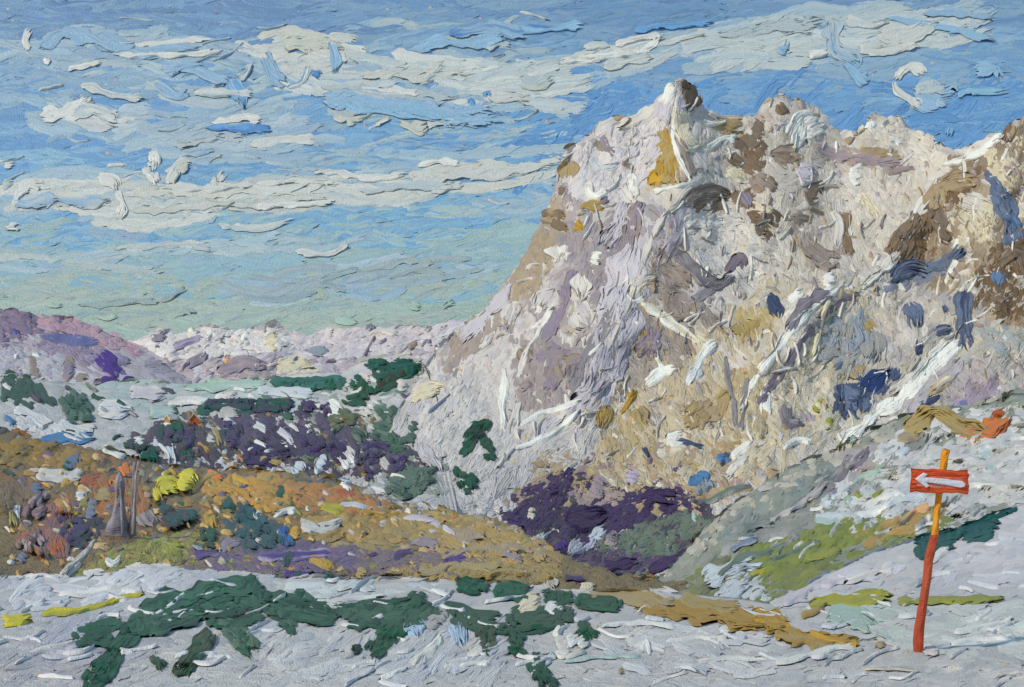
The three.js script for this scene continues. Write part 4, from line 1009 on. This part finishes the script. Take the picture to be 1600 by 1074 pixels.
bush('hillside', 'scrub_bush', 'purple bush hanging at the right end of the belt', 'bush', PB, '4a3f58/dviolet/5a5468', '24 565,716 600,706; 26 610,730 625,722; 14 572,735 578,750');
bush('hillside', 'scrub_bush', 'dark teal bush with a blue edge on the orange scrub', 'bush', PB, '2f4a52/teal/3a5558', '44 395,835 420,840; 26 370,800 395,815; 14 446,868 446,882');
bush('hillside', 'scrub_bush', 'blue-tinged bush against the dark teal bush', 'bush', PB, 'brightblue/2f4a6a', '18 438,836 446,848');
bush('hillside', 'scrub_bush', 'dark green bush low at the right of the yellow-topped bush', 'bush', PB, '2c4436/dgreen', '26 318,838 332,846');
bush('hillside', 'scrub_bush', 'tiny dark green bush at the snow rim', 'bush', PB, 'dgreen/1f4a44', '13 458,906 476,906');
bush('hillside', 'scrub_bush', 'tiny teal bush at the snow rim right of its green neighbour', 'bush', PB, '1f4f4c/teal', '14 508,904 518,906');
bush('hillside', 'scrub_bush', 'dark purple-black bush beneath the grey rocks at left', 'bush', PB, '2b2c38/dviolet/39443c', '40 112,828 128,832');
{
  const L = LAND.hillside, g = new THREE.Group(); g.name = numbered('yellow_topped_bush');
  const b = lift(L, 275, 835); g.position.copy(b);
  const low = [], top = [];
  clump(low, L, [[255, 812], [295, 815]], 44, ['2c3a34', 'teal', '4a3f38'], { thick: 3, base: 5, pile: 6 });
  dab(top, L, [[240, 770], [262, 762], [285, 768]], 34, ['yellow', 'b8b428'], { thick: 3, base: 7, step: 4, across: 1.8 });
  dab(top, L, [[275, 752], [292, 758], [308, 766]], 40, ['yellow', 'd2c832'], { thick: 3.4, base: 9, step: 4, across: 1.8, dome: 3 });
  dab(top, L, [[243, 765], [246, 780], [250, 796]], 15, ['yellow', 'b8b428'], { thick: 3, base: 8, step: 4, across: 1.8 });
  dab(top, L, [[255, 742], [262, 750]], 12, ['yg', 'yellow'], { thick: 2, base: 8, step: 4 });
  for (const [o, n] of [[low, 'dark_foliage'], [top, 'yellow_foliage']]) { const m = meshOf(o, matOf('hillside'), n); m.geometry.translate(-b.x, -b.y, -b.z); g.add(m); }
  thing(g, 'dark bush topped with bright yellow foliage among brown scrub', 'bush');
}
{
  const L = LAND.hillside, out = [];
  clump(out, L, [[50, 800], [70, 790]], 40, ['mauve', '7a6068', '8a6a6a'], { thick: 4, base: 5, pile: 6, size: 15 });
  clump(out, L, [[45, 850], [60, 870]], 44, ['7a5c5c', 'mauve', '94643c'], { thick: 4, base: 5, pile: 6, size: 15 });
  thing(meshOf(out, matOf('hillside'), 'russet_bush', lift(L, 60, 890)), 'mauve and russet bush beside orange patches at far left', 'bush');
}

// ---------------------------------------------------------------- built things: spire, bare trunk, cottages, signpost
function pole(pts, radii, colors, o = {}) {                            // a rough tapering post through world points
  const n = o.n ?? 40, m = o.m ?? 16, curve = new THREE.CatmullRomCurve3(pts), P = [], C = [], UV = [], I = [], sd = rnd() * 300, len = curve.getLength();
  for (let i = 0; i <= n; i++) {
    const t = i / n, p = curve.getPoint(t), k = t * (radii.length - 1), a = Math.min(radii.length - 2, Math.floor(k)), r0 = radii[a] + (radii[a + 1] - radii[a]) * (k - a);
    for (let j = 0; j <= m; j++) {
      const th = (j % m) / m * Math.PI * 2, jj = j % m, r = r0 * (1 + (o.rough ?? 0.16) * (noise(sd + jj * 0.9, i * 0.22) - 0.5) * 2 + 0.1 * (noise(sd + jj * 2.3, i * 0.9) - 0.5));
      P.push(p.x + Math.cos(th) * r, p.y, p.z + Math.sin(th) * r);
      const mx = clamp(0.5 + (noise(sd + jj * 0.7, i * 0.1) - 0.5) * 2.4, 0, 1), c0 = col(colors[0]), c1 = col(colors[1]);
      C.push(...[0, 1, 2].map((q) => c0[q] * mx + c1[q] * (1 - mx)));
      UV.push(t * len / (o.uv ?? 0.6), j / m * 0.6);
    }
  }
  for (let i = 0; i < n; i++) for (let j = 0; j < m; j++) { const a = i * (m + 1) + j, b = a + m + 1; I.push(a, b, a + 1, a + 1, b, b + 1); }
  const top = P.length / 3, e = curve.getPoint(1); P.push(e.x, e.y + radii[radii.length - 1] * 0.5, e.z); C.push(...col(colors[0])); UV.push(0, 0);
  for (let j = 0; j < m; j++) I.push(n * (m + 1) + j, top, n * (m + 1) + j + 1);
  const g = new THREE.BufferGeometry();
  g.setAttribute('position', new THREE.Float32BufferAttribute(P, 3)); g.setAttribute('color', new THREE.Float32BufferAttribute(C, 3)); g.setAttribute('uv', new THREE.Float32BufferAttribute(UV, 2));
  g.setIndex(I); g.computeVertexNormals(); return g;
}
{
  const L = LAND.hillside, b = lift(L, 185, 838), k = distance(L, 185, 838) / F, d = distance(L, 185, 838) - 4 * k;
  const g = pole([at(185, 840, d), at(185, 812, d), at(186, 785, d), at(187, 760, d), at(187, 738, d)], [20, 17, 12, 8, 6, 7.5, 6.5, 2].map((r) => r * k), ['a09ba8', '8a8592'], { n: 46, uv: 60 * k });
  const t = new THREE.Group(); t.name = 'stone_spire'; t.position.copy(b);
  const m = meshOf([g], matOf('hillside'), 'shaft'); m.geometry.translate(-b.x, -b.y, -b.z); t.add(m);
  const rib = meshOf([pole([at(191, 838, d - 12 * k), at(190, 800, d - 10 * k), at(188, 765, d - 6 * k)], [2, 1.8, 1.5].map((r) => r * k), ['c0bcc4', 'a6a2ae'], { m: 8, n: 20, uv: 60 * k })], matOf('hillside'), 'rib'); rib.geometry.translate(-b.x, -b.y, -b.z); t.add(rib);
  thing(t, 'slender grey-lilac spire widening to its foot among brown scrub', 'spire');
  const b2 = lift(L, 207, 838), trunk = new THREE.Group(); trunk.name = 'bare_tree'; trunk.position.copy(b2);
  const parts = [['trunk', pole([at(205, 838, d), at(207, 810, d), at(209, 770, d), at(210, 722, d)], [7, 4.6, 3.6, 2.8].map((r) => r * k), ['9d97a2', '8b8078'], { n: 30, uv: 60 * k })],
    ['branch', pole([at(211, 775, d - 4 * k), at(212, 745, d - 4 * k), at(216, 722, d - 4 * k)], [2.2, 1.8, 1.4].map((r) => r * k), ['d3d1d4', 'b4afb8'], { n: 20, m: 8, uv: 60 * k })],
    ['branch', pole([at(207, 835, d - 5 * k), at(209, 800, d - 5 * k), at(210, 772, d - 5 * k)], [1.8, 1.8, 1.6].map((r) => r * k), ['cfccd0', 'aaa5b0'], { n: 20, m: 8, uv: 60 * k })]];
  for (const [n, gg] of parts) { const q = meshOf([gg], matOf('hillside'), n); q.geometry.translate(-b2.x, -b2.y, -b2.z); trunk.add(q); }
  thing(trunk, 'thin pale bare trunk right of the lilac spire', 'tree');
}
function cottage(px, py, wpx, hpx, label, wall, roof, turn) {          // a small gabled house
  const L = LAND.valley, b = lift(L, px, py), k = distance(L, px, py) / F, w = wpx * k, h = hpx * k, g = new THREE.Group();
  g.name = numbered('cottage'); g.position.copy(b); g.rotation.y = turn;
  const shape = new THREE.Shape([[-w / 2, -h * 0.6], [w / 2, -h * 0.6], [w / 2, h * 0.55], [0, h], [-w / 2, h * 0.55]].map((p) => new THREE.Vector2(...p)));
  const body = finish(new THREE.Mesh(new THREE.ExtrudeGeometry(shape, { depth: w * 1.3, bevelEnabled: true, bevelSize: w * 0.03, bevelThickness: w * 0.03, bevelSegments: 2 }), new THREE.MeshStandardMaterial({ color: new THREE.Color().setRGB(...col(wall)), roughness: 0.7 })));
  body.name = 'wall'; body.position.z = -w * 0.65; g.add(body);
  for (const s of [-1, 1]) {
    const a = Math.atan2(h * 0.45, w / 2), r = finish(new THREE.Mesh(new THREE.BoxGeometry(Math.hypot(w / 2, h * 0.45) * 1.25, h * 0.09, w * 1.55), new THREE.MeshStandardMaterial({ color: new THREE.Color().setRGB(...col(roof)), roughness: 0.7 })));
    r.name = 'roof'; r.position.set(s * w * 0.27, h * 0.81, 0); r.rotation.z = -s * a; g.add(r);
  }
  const door = finish(new THREE.Mesh(new THREE.BoxGeometry(w * 0.22, h * 0.4, w * 0.06), new THREE.MeshStandardMaterial({ color: new THREE.Color().setRGB(...col('4a3a34')), roughness: 0.7 })));
  door.name = 'door'; door.position.set(w * 0.05, h * 0.05, w * 0.68); g.add(door);
  thing(g, label, 'house');
}
cottage(303, 664, 13, 17, 'tiny orange-gabled cottage on the hill rim by the dark trees', 'd8703a', 'd2d0cc', 0.3);
cottage(266, 664, 11, 15, 'tiny ochre cottage left of the orange-gabled one', 'b08a3c', 'dddad4', -0.4);

{
  const L = LAND.field, d = distance(L, 1437, 1020), b = lift(L, 1437, 1020), k = d / F, sp = new THREE.Group();
  sp.name = 'signpost'; sp.position.copy(b);
  const put = (geo, name, mat) => { const m = meshOf([geo], mat, name); m.geometry.translate(-b.x, -b.y, -b.z); sp.add(m); return m; };
  const paint = matOf('field');
  put(pole([at(1436, 1026, d), at(1436, 990, d), at(1443, 940, d), at(1450, 892, d), at(1454, 862, d), at(1461, 836, d)], [7.6, 8, 6.2, 6.4, 7, 5.8].map((r) => r * k), ['a3452e', 'b2553a'], { uv: 0.5 }), 'lower_post', paint).userData.label = 'rust-red lower length of the bent post';
  put(pole([at(1459.5, 845, d), at(1463, 815, d), at(1467, 775, d), at(1473, 735, d), at(1478, 704, d)], [5.4, 4.8, 4.6, 5, 6.2].map((r) => r * k), ['dd8a1e', 'e39a2c'], { uv: 0.5 }), 'upper_post', paint).userData.label = 'orange upper length of the post with rounded tip';
  // board: a thick slab with uneven painted faces
  const bw = 88 * k, bh = 36 * k, g = new THREE.BoxGeometry(bw, bh, 7 * k, 60, 26, 3), p = g.attributes.position, C = [];
  for (let i = 0; i < p.count; i++) {
    const x = p.getX(i), y = p.getY(i), u = x / k, v = y / k, e = Math.min(1, Math.min(44 - Math.abs(u), 18 - Math.abs(v)) / 5);
    p.setZ(i, p.getZ(i) + Math.sign(p.getZ(i)) * k * (1.8 * (noise(u / 18 + 5, v / 2.2) - 0.5) - 1.2 * (1 - e)));
    p.setX(i, x + k * 3.5 * (noise(v / 5, u > 0 ? 3 : 8) - 0.5) * Math.abs(u) / 44); p.setY(i, y + k * 3 * (noise(u / 9, v > 0 ? 13 : 18) - 0.5) * Math.abs(v) / 18);
    const mx = clamp(0.5 + (noise(u / 20, v / 2.5 + 40) - 0.5) * 2.6, 0, 1), c0 = col('d65a2e'), c1 = col('c4482a');
    const pl = clamp((9 - Math.abs(v + 1)) / 3, 0, 1) * clamp((38 - Math.abs(u)) / 4, 0, 1) * noise(u / 9 + 3, v / 1.8 + 77) * 0.9, c2 = col('d9a294');
    C.push(...[0, 1, 2].map((q) => (c0[q] * mx + c1[q] * (1 - mx)) * (1 - pl) + c2[q] * pl));
  }
  g.setAttribute('color', new THREE.Float32BufferAttribute(C, 3)); g.computeVertexNormals();
  const board = finish(new THREE.Mesh(g, paint)); board.name = 'sign_board'; board.position.copy(at(1468, 752, d - 11 * k)).sub(b); board.rotation.z = -2.2 * D; sp.add(board);
  // white arrow pointing left, laid on thickly
  const s = new THREE.Shape([[-38, 2], [-26, 11], [-22, 10], [-27, 5], [10, 2.5], [33, 0.5], [37, -2.5], [36, -6], [30, -7.5], [8, -4], [-24, -1.5], [-19, -7.5], [-22, -9.5]].map(([x, y]) => new THREE.Vector2(x * k, y * k)));
  const ag = new THREE.ExtrudeGeometry(s, { depth: 1.2 * k, bevelEnabled: true, bevelSize: 1.1 * k, bevelThickness: 1.6 * k, bevelSegments: 3 });
  ag.setAttribute('color', new THREE.Float32BufferAttribute(new Array(ag.attributes.position.count).fill(0).flatMap((_, i) => { const v = 0.74 + 0.1 * noise(ag.attributes.position.getX(i) / k / 6, ag.attributes.position.getY(i) / k); return [v, v * 0.97, v]; }), 3));
  const arrow = finish(new THREE.Mesh(ag, paint)); arrow.name = 'arrow'; arrow.position.z = 3.6 * k; board.add(arrow); arrow.userData.label = 'white arrow pointing left';
  thing(sp, 'orange and rust-red trail signpost with a red arrow board', 'signpost');
}

// ---------------------------------------------------------------- clouds
function cloud(label, polys, text) {
  const L = LAND.air, body = [], g = new THREE.Group(), list = text.trim().split('\n').map((l) => l.trim()).filter(Boolean);
  g.name = numbered('cloud');
  for (const [poly, , len, w, dir, spread] of polys) {                  // thin outer veil of the cloud
    const p = table(poly), cx = p.reduce((t, q) => t + q[0], 0) / p.length, cy = p.reduce((t, q) => t + q[1], 0) / p.length;
    fill(body, L, { poly: p.map(([x, y]) => [cx + (x - cx) * 1.06, cy + (y - cy) * 1.4]), colors: ['a2b8c6', '98b3c6', 'acbec6', '90aec8'], len, w, dir: dir * D, spread, density: 0.7, thick: 1, step: 9, across: 2.6, dry: 1.25, big: 1.5, lifted: 0.7, even: 0.5 }, 0);
  }
  for (const [poly, colors, len, w, dir, spread, density] of polys) fill(body, L, { poly: table(poly), colors: colors.split(' '), len: len.map((v) => v * 1.3), w, dir: dir * D, spread: spread * 0.8, density: density ?? 1.1, thick: 1.5, step: 8, across: 2.3, dry: 1.15, big: 1.5, lifted: 1.1, even: 0.5 }, 0);
  const parts = body.length ? [[body, 'cloud_body']] : [];
  list.forEach((l, k) => {
    const [kind, colors, w, th, ...p] = l.split(/\s+/), pts = table(p.join(' ')), cs = colors.split('/'), out = [];
    if (kind === 's') dab(out, L, pts, +w < 12 ? w * 1.5 : w * 1.3, cs.map((c) => c === 'white' ? 'd2d6d4' : c), { thick: +th * 0.42, base: 2.1 + 1.2 * k / list.length, step: 4, across: 1.7, dry: 1.15, skirt: 0.2, loose: 0.6 }); else clump(out, L, pts, +w, cs, { thick: +th * 0.4, base: 2.1, skirt: 0.3 });
    parts.push([out, 'wisp']);
  });
  const f = parts[0][0][0]; f.computeBoundingBox(); const o = f.boundingBox.getCenter(new THREE.Vector3()); g.position.copy(o);
  for (const [out, n] of parts) { const m = meshOf(out, matOf('air'), n); m.geometry.translate(-o.x, -o.y, -o.z); g.add(m); }
  thing(g, label, 'cloud', 'clouds across the blue sky');
}
// the sky in view: thin veils of air and high haze, brushed in broad bands that run on past the frame
{
  const L = LAND.air, out = [], veil = (poly, colors, len, w, dir, spread, density, k, o = {}) => fill(out, L, { poly: table(poly), colors: colors.split(' ').map((c) => col(c).map((v, q) => (v * 0.94 + [0.32, 0.35, 0.37][q] * 0.12) * [1, 0.99, 0.95][q])), len, w, dir: dir * D, spread, density, thick: 1.25, step: 11, across: 3, dry: 0.95, big: 1.5, even: 0.5, ...o }, k);
  veil('-350,-160 1950,-160 1950,70 -350,70', '628ebd 6c96c2 7a9fc2 5b84b6 84a4c2', [80, 190], [11, 19], -2, 0.14, 1.5, 0);
  veil('-350,50 1950,50 1950,160 -350,160', '6c9ac8 7aa3ca 86a9c6 6493c6 8fadc6', [80, 190], [11, 19], 0, 0.15, 1.5, 0);
  veil('-350,145 1950,145 1950,275 -350,275', '6297ca 6f9ecd 7dabd0 5c90ca 89afcc', [80, 190], [11, 19], -2, 0.14, 1.5, 0);
  veil('-350,260 1000,260 1000,390 -350,390', '6aa2d0 78aad0 84b1ce 629bcf 90b4c8', [80, 190], [11, 19], -3, 0.12, 1.5, 0);
  veil('-350,380 1000,380 1000,455 -350,455', '86aec2 92b3be 7eabc6 99b3ba', [80, 190], [11, 19], -2, 0.16, 1.6, 0);
  veil('-350,440 1000,440 1000,580 -350,580', '9ab4b0 a0b7b2 94afb0 a1b2ae 9dafa9', [80, 190], [11, 19], -1, 0.15, 1.7, 0);
  veil('820,120 1100,110 1640,130 1700,280 820,290', '5b92ce 6398ce 528ac8 6c9fce', [40, 90], [12, 20], -20, 0.6, 1.3, 1);
  veil('20,0 560,0 700,60 20,60', '5f86b8 6890be 7598be', [40, 100], [8, 14], 0, 0.2, 0.6, 1);
  veil('10,40 900,40 900,330 10,330', '9db7c6 8fb0cb a7bcc6 86aacb', [60, 150], [8, 15], -3, 0.25, 0.45, 1);
  veil('10,420 700,420 700,510 10,510', 'a5b5b0 8fabb2 a9b6b0 9aaeb4', [30, 80], [6, 11], -4, 0.2, 0.5, 1);
  veil('10,5 1590,5 1590,200 10,330', 'c8b0a4 b9a8a8 bfb4ac', [5, 12], [4, 7], 0, 0.4, 0.012, 1, { big: 1 });
  veil('0,20 880,20 880,330 0,330', 'bcc8cc c6cfd0 98b4cc', [20, 60], [3, 5], -4, 0.5, 0.03, 2, { big: 1, thick: 3.5, loose: 1.2, lifted: 1, step: 4, across: 1.6 });
  veil('-350,320 900,320 900,430 -350,430', '8fb2c0 98b5bc 86aec6 a0b8ba', [50, 120], [10, 18], -3, 0.16, 0.7, 1);
  const m = meshOf(out, matOf('air'), 'sky'); m.userData = { kind: 'structure', label: 'blue sky brushed in broad bands, greenish near the hills' }; scene.add(m);
}
const CW = 'bec9cc b4c2c8 c8cfcd abbcc6 cdd2ce';
cloud('long pale double-streaked cloud at the upper left', [['50,52 180,50 335,62 350,88 180,108 90,100 45,82', 'a3b7c6 94aec4 b2c0c8 86a6c4', [50, 120], [8, 14], 2, 0.12]], `
s cloudg/cloudb 20 3 60,78 110,52 160,66 230,78 340,80
s white/cloudw 7 5 170,68 240,70 335,60
s white/cloudw 6 5 175,86 260,88 350,82
s white/cloudw 8 5 105,108 135,104 162,100
s cloudw/white 8 5 48,80 42,62 52,45
s white 8 5 68,100 78,90
s cloudg/cloudb 10 4 130,55 170,72 220,76
`);
cloud('white wedge-shaped cloud below the streaks at the left', [['55,180 120,150 190,165 192,192 90,200', 'c3c9cb b7c2c8 cdd1d0', [30, 70], [8, 14], 8, 0.2]], `
s cloudw/white 20 3 60,180 110,172 150,158
s cloudw/cloudg 20 4 110,185 150,178 190,188
s cloudw/cloudg 9 4 125,138 175,148 230,154
`);
cloud('ragged blue-grey cloud curling under the streaks', [['190,170 300,150 430,165 450,205 330,225 200,215', 'a6bac8 92b0c8 b5c3ca 86a8c8', [30, 80], [8, 14], -6, 0.3]], `
s cloudb/skyl 12 5 250,110 300,112 335,124 360,128
s skyb/cloudb 9 5 262,118 285,105 320,108
s cloudb/skyl 12 5 240,132 275,150 295,142
s skyb/skyl 22 5 362,125 370,150 378,175
s cloudb/cloudg 8 5 372,125 386,112 388,98
s cloudw/cloudg 10 4 300,150 350,146 400,150
s cloudw/white 8 4 330,190 380,185 410,192
s skyb/skyd 10 4 320,205 380,200 430,208
`);
cloud('cream blob of cloud high left of centre', [['408,78 450,55 540,60 545,108 470,118 425,102', 'c3c8c6 cccec8 b7c2c6', [26, 60], [9, 15], 6, 0.3]], `
s cloudc/cloudw 20 4 440,70 490,72 540,78
s cloudb/skyl 24 5 405,85 430,115 455,130
s cloudw/cloudb 10 5 448,138 475,125 485,98
s skyl/cloudb 11 5 520,65 522,95 520,118
s cloudg/cloudw 7 5 535,100 545,85
s skyb/skyd 12 4 485,112 505,116
`);
cloud('broad off-white cloud bank in the upper middle', [['470,140 530,110 620,85 760,78 860,95 885,140 860,165 740,165 560,152', CW, [50, 120], [9, 16], 3, 0.15]], `
s cloudc/cloudw 12 4 560,118 640,112 745,112
s cloudg/cloudc 14 4 590,112 650,118 700,100
s cloudw/cloudg 12 4 500,140 600,146 720,155
s cloudw/white 8 5 560,140 620,148 660,145
s cloudw/cloudg 16 4 760,150 800,148 830,156
s skyl/cloudb 14 5 640,74 720,68 800,64
s skyd/cloudb 16 4 700,55 760,48 830,55
s skyl/cloudg 9 5 758,76 780,70 800,76
`);
cloud('long sky-blue streak of thin cloud under the off-white bank', [], `
s skyl/cloudb 24 5 500,152 590,162 690,174 790,182
s skyl/skyb 14 5 560,160 650,174 740,188
s cloudb/skyl 7 5 520,165 580,176 700,190 790,192
s skyb/skyd 12 4 730,162 740,155
s cloudw/skyb 9 5 752,148 762,146 764,155
`);
cloud('small cream scraps of cloud beneath the blue streak', [], `
s cloudc/white 16 5 620,192 650,198 670,192
s cloudc/cloudw 12 5 665,195 690,192 712,194
s white/cloudc 8 5 585,200 600,188 608,182
s cloudc/cloudw 10 5 540,196 558,194
s cloudw/cloudc 7 4 520,184 570,186
s cloudg/skyl 8 4 518,180 560,182
`);
cloud('thin grey cloud streak left of centre below the scraps', [['380,225 470,218 520,222 480,240 400,250 300,245', 'a3bac8 b1c0c8 92b0c8', [40, 90], [7, 12], -3, 0.15]], `
s cloudw/cloudg 9 4 390,225 440,220 500,218
s cloudg/cloudb 9 4 270,228 330,218 390,222
s cloudb/cloudg 8 4 285,240 340,235
`);
cloud('very long white cloud bank reaching from the left edge to the peak', [['0,282 60,290 150,280 250,292 400,288 600,274 860,246 874,266 700,286 560,308 400,326 220,342 30,325 0,322', 'c2c9c8 b8c3c6 ccd0cc b0bfc6 c7c8be', [60, 150], [9, 16], -4, 0.12, 1.5]], `
s cloudw/cloudc 16 4 190,305 300,300 420,298 540,288
s cloudc/cloudw 14 4 200,330 320,325 420,318 520,312
s white/cloudw 8 6 490,268 530,272 580,278 640,270
s cloudw/white 8 5 400,288 470,286 530,288
s cloudc/cloudw 18 4 640,280 740,270 868,254
s white 7 5 650,258 690,254 720,256
s cloudc/white 9 5 400,322 450,324 530,316
s cloudg/cloudw 12 4 560,300 640,294 720,288
s cloudw/cloudc 9 5 670,300 700,295 725,288
s white/cloudw 7 5 250,294 330,296 400,290
s cloudg/cloudb 14 4 20,320 100,315 180,318
`);
cloud('row of small white cumulus puffs on the long bank at the left', [], `
c white/cloudw 26 5 235,262 242,282
s white 10 6 232,256 240,246 245,262
c cloudw/cloudc 34 4 268,275 285,262
c cloudw/cloudc 24 4 330,288 350,278
s cloudw/white 16 5 150,285 175,286 185,300
s cloudw/white 10 5 30,300 45,290 70,288
s white/cloudw 9 5 25,325 30,305 50,292
s cloudw/cloudg 16 4 4,290 22,290
s white/cloudw 8 5 5,258 25,256
s white 11 5 180,300 195,320 190,345
s cloudc/cloudw 12 4 265,280 275,262 300,260
s cloudw/cloudg 14 4 5,360 35,355
`);
cloud('low thin grey cloud strip just above the greenish haze at the left', [['0,402 60,405 180,410 180,420 20,422 0,418', 'a9b9bb b3bfbe 9fb4bc', [40, 90], [7, 11], 2, 0.12], ['170,392 240,385 400,376 480,372 560,360 480,392 300,402 190,404', 'a6bbc4 9ab5c4 b0bfc2', [40, 100], [7, 11], -5, 0.12]], `
s cloudg/cloudw 8 4 175,392 240,386 330,382
s cloudw/cloudg 7 4 340,350 380,358 470,345
s cloudw/cloudg 7 4 460,398 520,395 545,380
s cloudw/cloudg 5 4 300,385 332,390
`);
cloud('faint violet-grey cloud veil over the haze in the middle', [['400,440 540,415 620,402 760,420 700,440 560,455 400,465', '8fa5b0 9aabb2 93abb8 9fb0b4', [50, 110], [7, 12], -5, 0.12]], `
s mint/aqua 6 4 520,500 560,505
s 94a6b0/9fb0b4 9 4 560,425 640,410 680,412
s aqua/mint 8 4 640,475 660,480
s mint/aqua 9 4 690,482 712,474
`);
cloud('mauve and green wisps of low cloud above the far hills at the left', [], `
s 93a8aa/9aacae 6 4 120,478 200,474 255,472
s 93a8aa/8fa3a8 7 4 250,472 275,460 290,448
s mint/aqua 6 5 152,498 170,500 184,492
s mint/aqua 6 5 72,474 85,480 100,478
s 9fb3b0/a5b5b4 8 4 280,490 310,488
`);
cloud('long bright cloud streak sweeping up to the right towards the top edge', [['800,98 900,88 1010,68 1120,50 1130,66 1020,95 940,118 850,136 800,128', CW, [50, 110], [8, 14], -12, 0.12]], `
s white/cloudw 9 6 870,98 940,88 1000,78 1040,60
s white/cloudw 6 6 868,100 930,96 1000,80 1110,54
s cloudw/cloudg 8 5 910,76 940,74 955,76
s cloudw/white 8 5 960,72 1000,62 1040,58
s skyl/skyd 9 5 800,50 860,46 920,42
s cloudb/skyb 8 5 990,48 1050,44 1120,36
s cloudc/cloudg 14 4 810,125 840,135 870,125
s cloudw/cloudg 12 4 940,105 980,100 1025,92
`);
cloud('smooth pale cloud slab along the top edge at the right', [['1110,45 1200,30 1300,12 1420,18 1500,20 1460,70 1380,80 1250,92 1180,120 1120,90', 'b3c2c8 bcc8cb a6bac8 c3cac8', [50, 120], [10, 18], -6, 0.15, 1.4]], `
s cloudw/cloudg 22 4 1120,55 1200,45 1290,42
s cloudg/cloudb 26 5 1292,30 1310,70 1335,110
s cloudb/skyl 18 4 1320,95 1345,118 1362,125
s cloudw/white 8 6 1262,85 1300,82
s white/cloudw 9 6 1340,82 1390,78 1440,74
s cloudg/cloudw 10 5 1320,30 1360,38 1390,30
s cloudb/skyl 8 5 1385,30 1440,40 1500,52 1560,66
s cloudw/cloudg 20 4 1370,50 1420,52 1470,42
s cloudb/skyd 10 5 1220,70 1225,85 1235,62
s skyl/cloudb 12 4 1440,28 1500,22 1560,30
`);
cloud('thick white curl of cloud standing alone above the right ridge', [], `
s skyl/cloudb 40 4 1430,130 1460,145 1490,160
s white 15 8 1396,126 1412,112 1430,110 1446,122
s white/cloudw 13 7 1396,128 1404,142 1424,155 1444,166
s cloudw/cloudg 16 5 1425,140 1450,135 1480,142
s cloudg/skyl 9 5 1460,160 1480,166
s skyl/cloudb 9 5 1495,150 1520,145 1580,140
s skyl/cloudb 18 4 1520,110 1555,110 1560,130
s skyb/skyl 10 5 1488,200 1480,215
`);

{ let n = 0; scene.traverse((o) => { if (o.isMesh) n += (o.geometry.index ? o.geometry.index.count : o.geometry.attributes.position.count) / 3; }); console.log('triangles', n); }
const renderer = new THREE.WebGLRenderer({ antialias: true });
renderer.toneMapping = THREE.LinearToneMapping;
renderer.toneMappingExposure = EXPOSURE;
renderer.shadowMap.enabled = true;
renderer.setSize(1024, 687);
renderer.render(scene, camera);
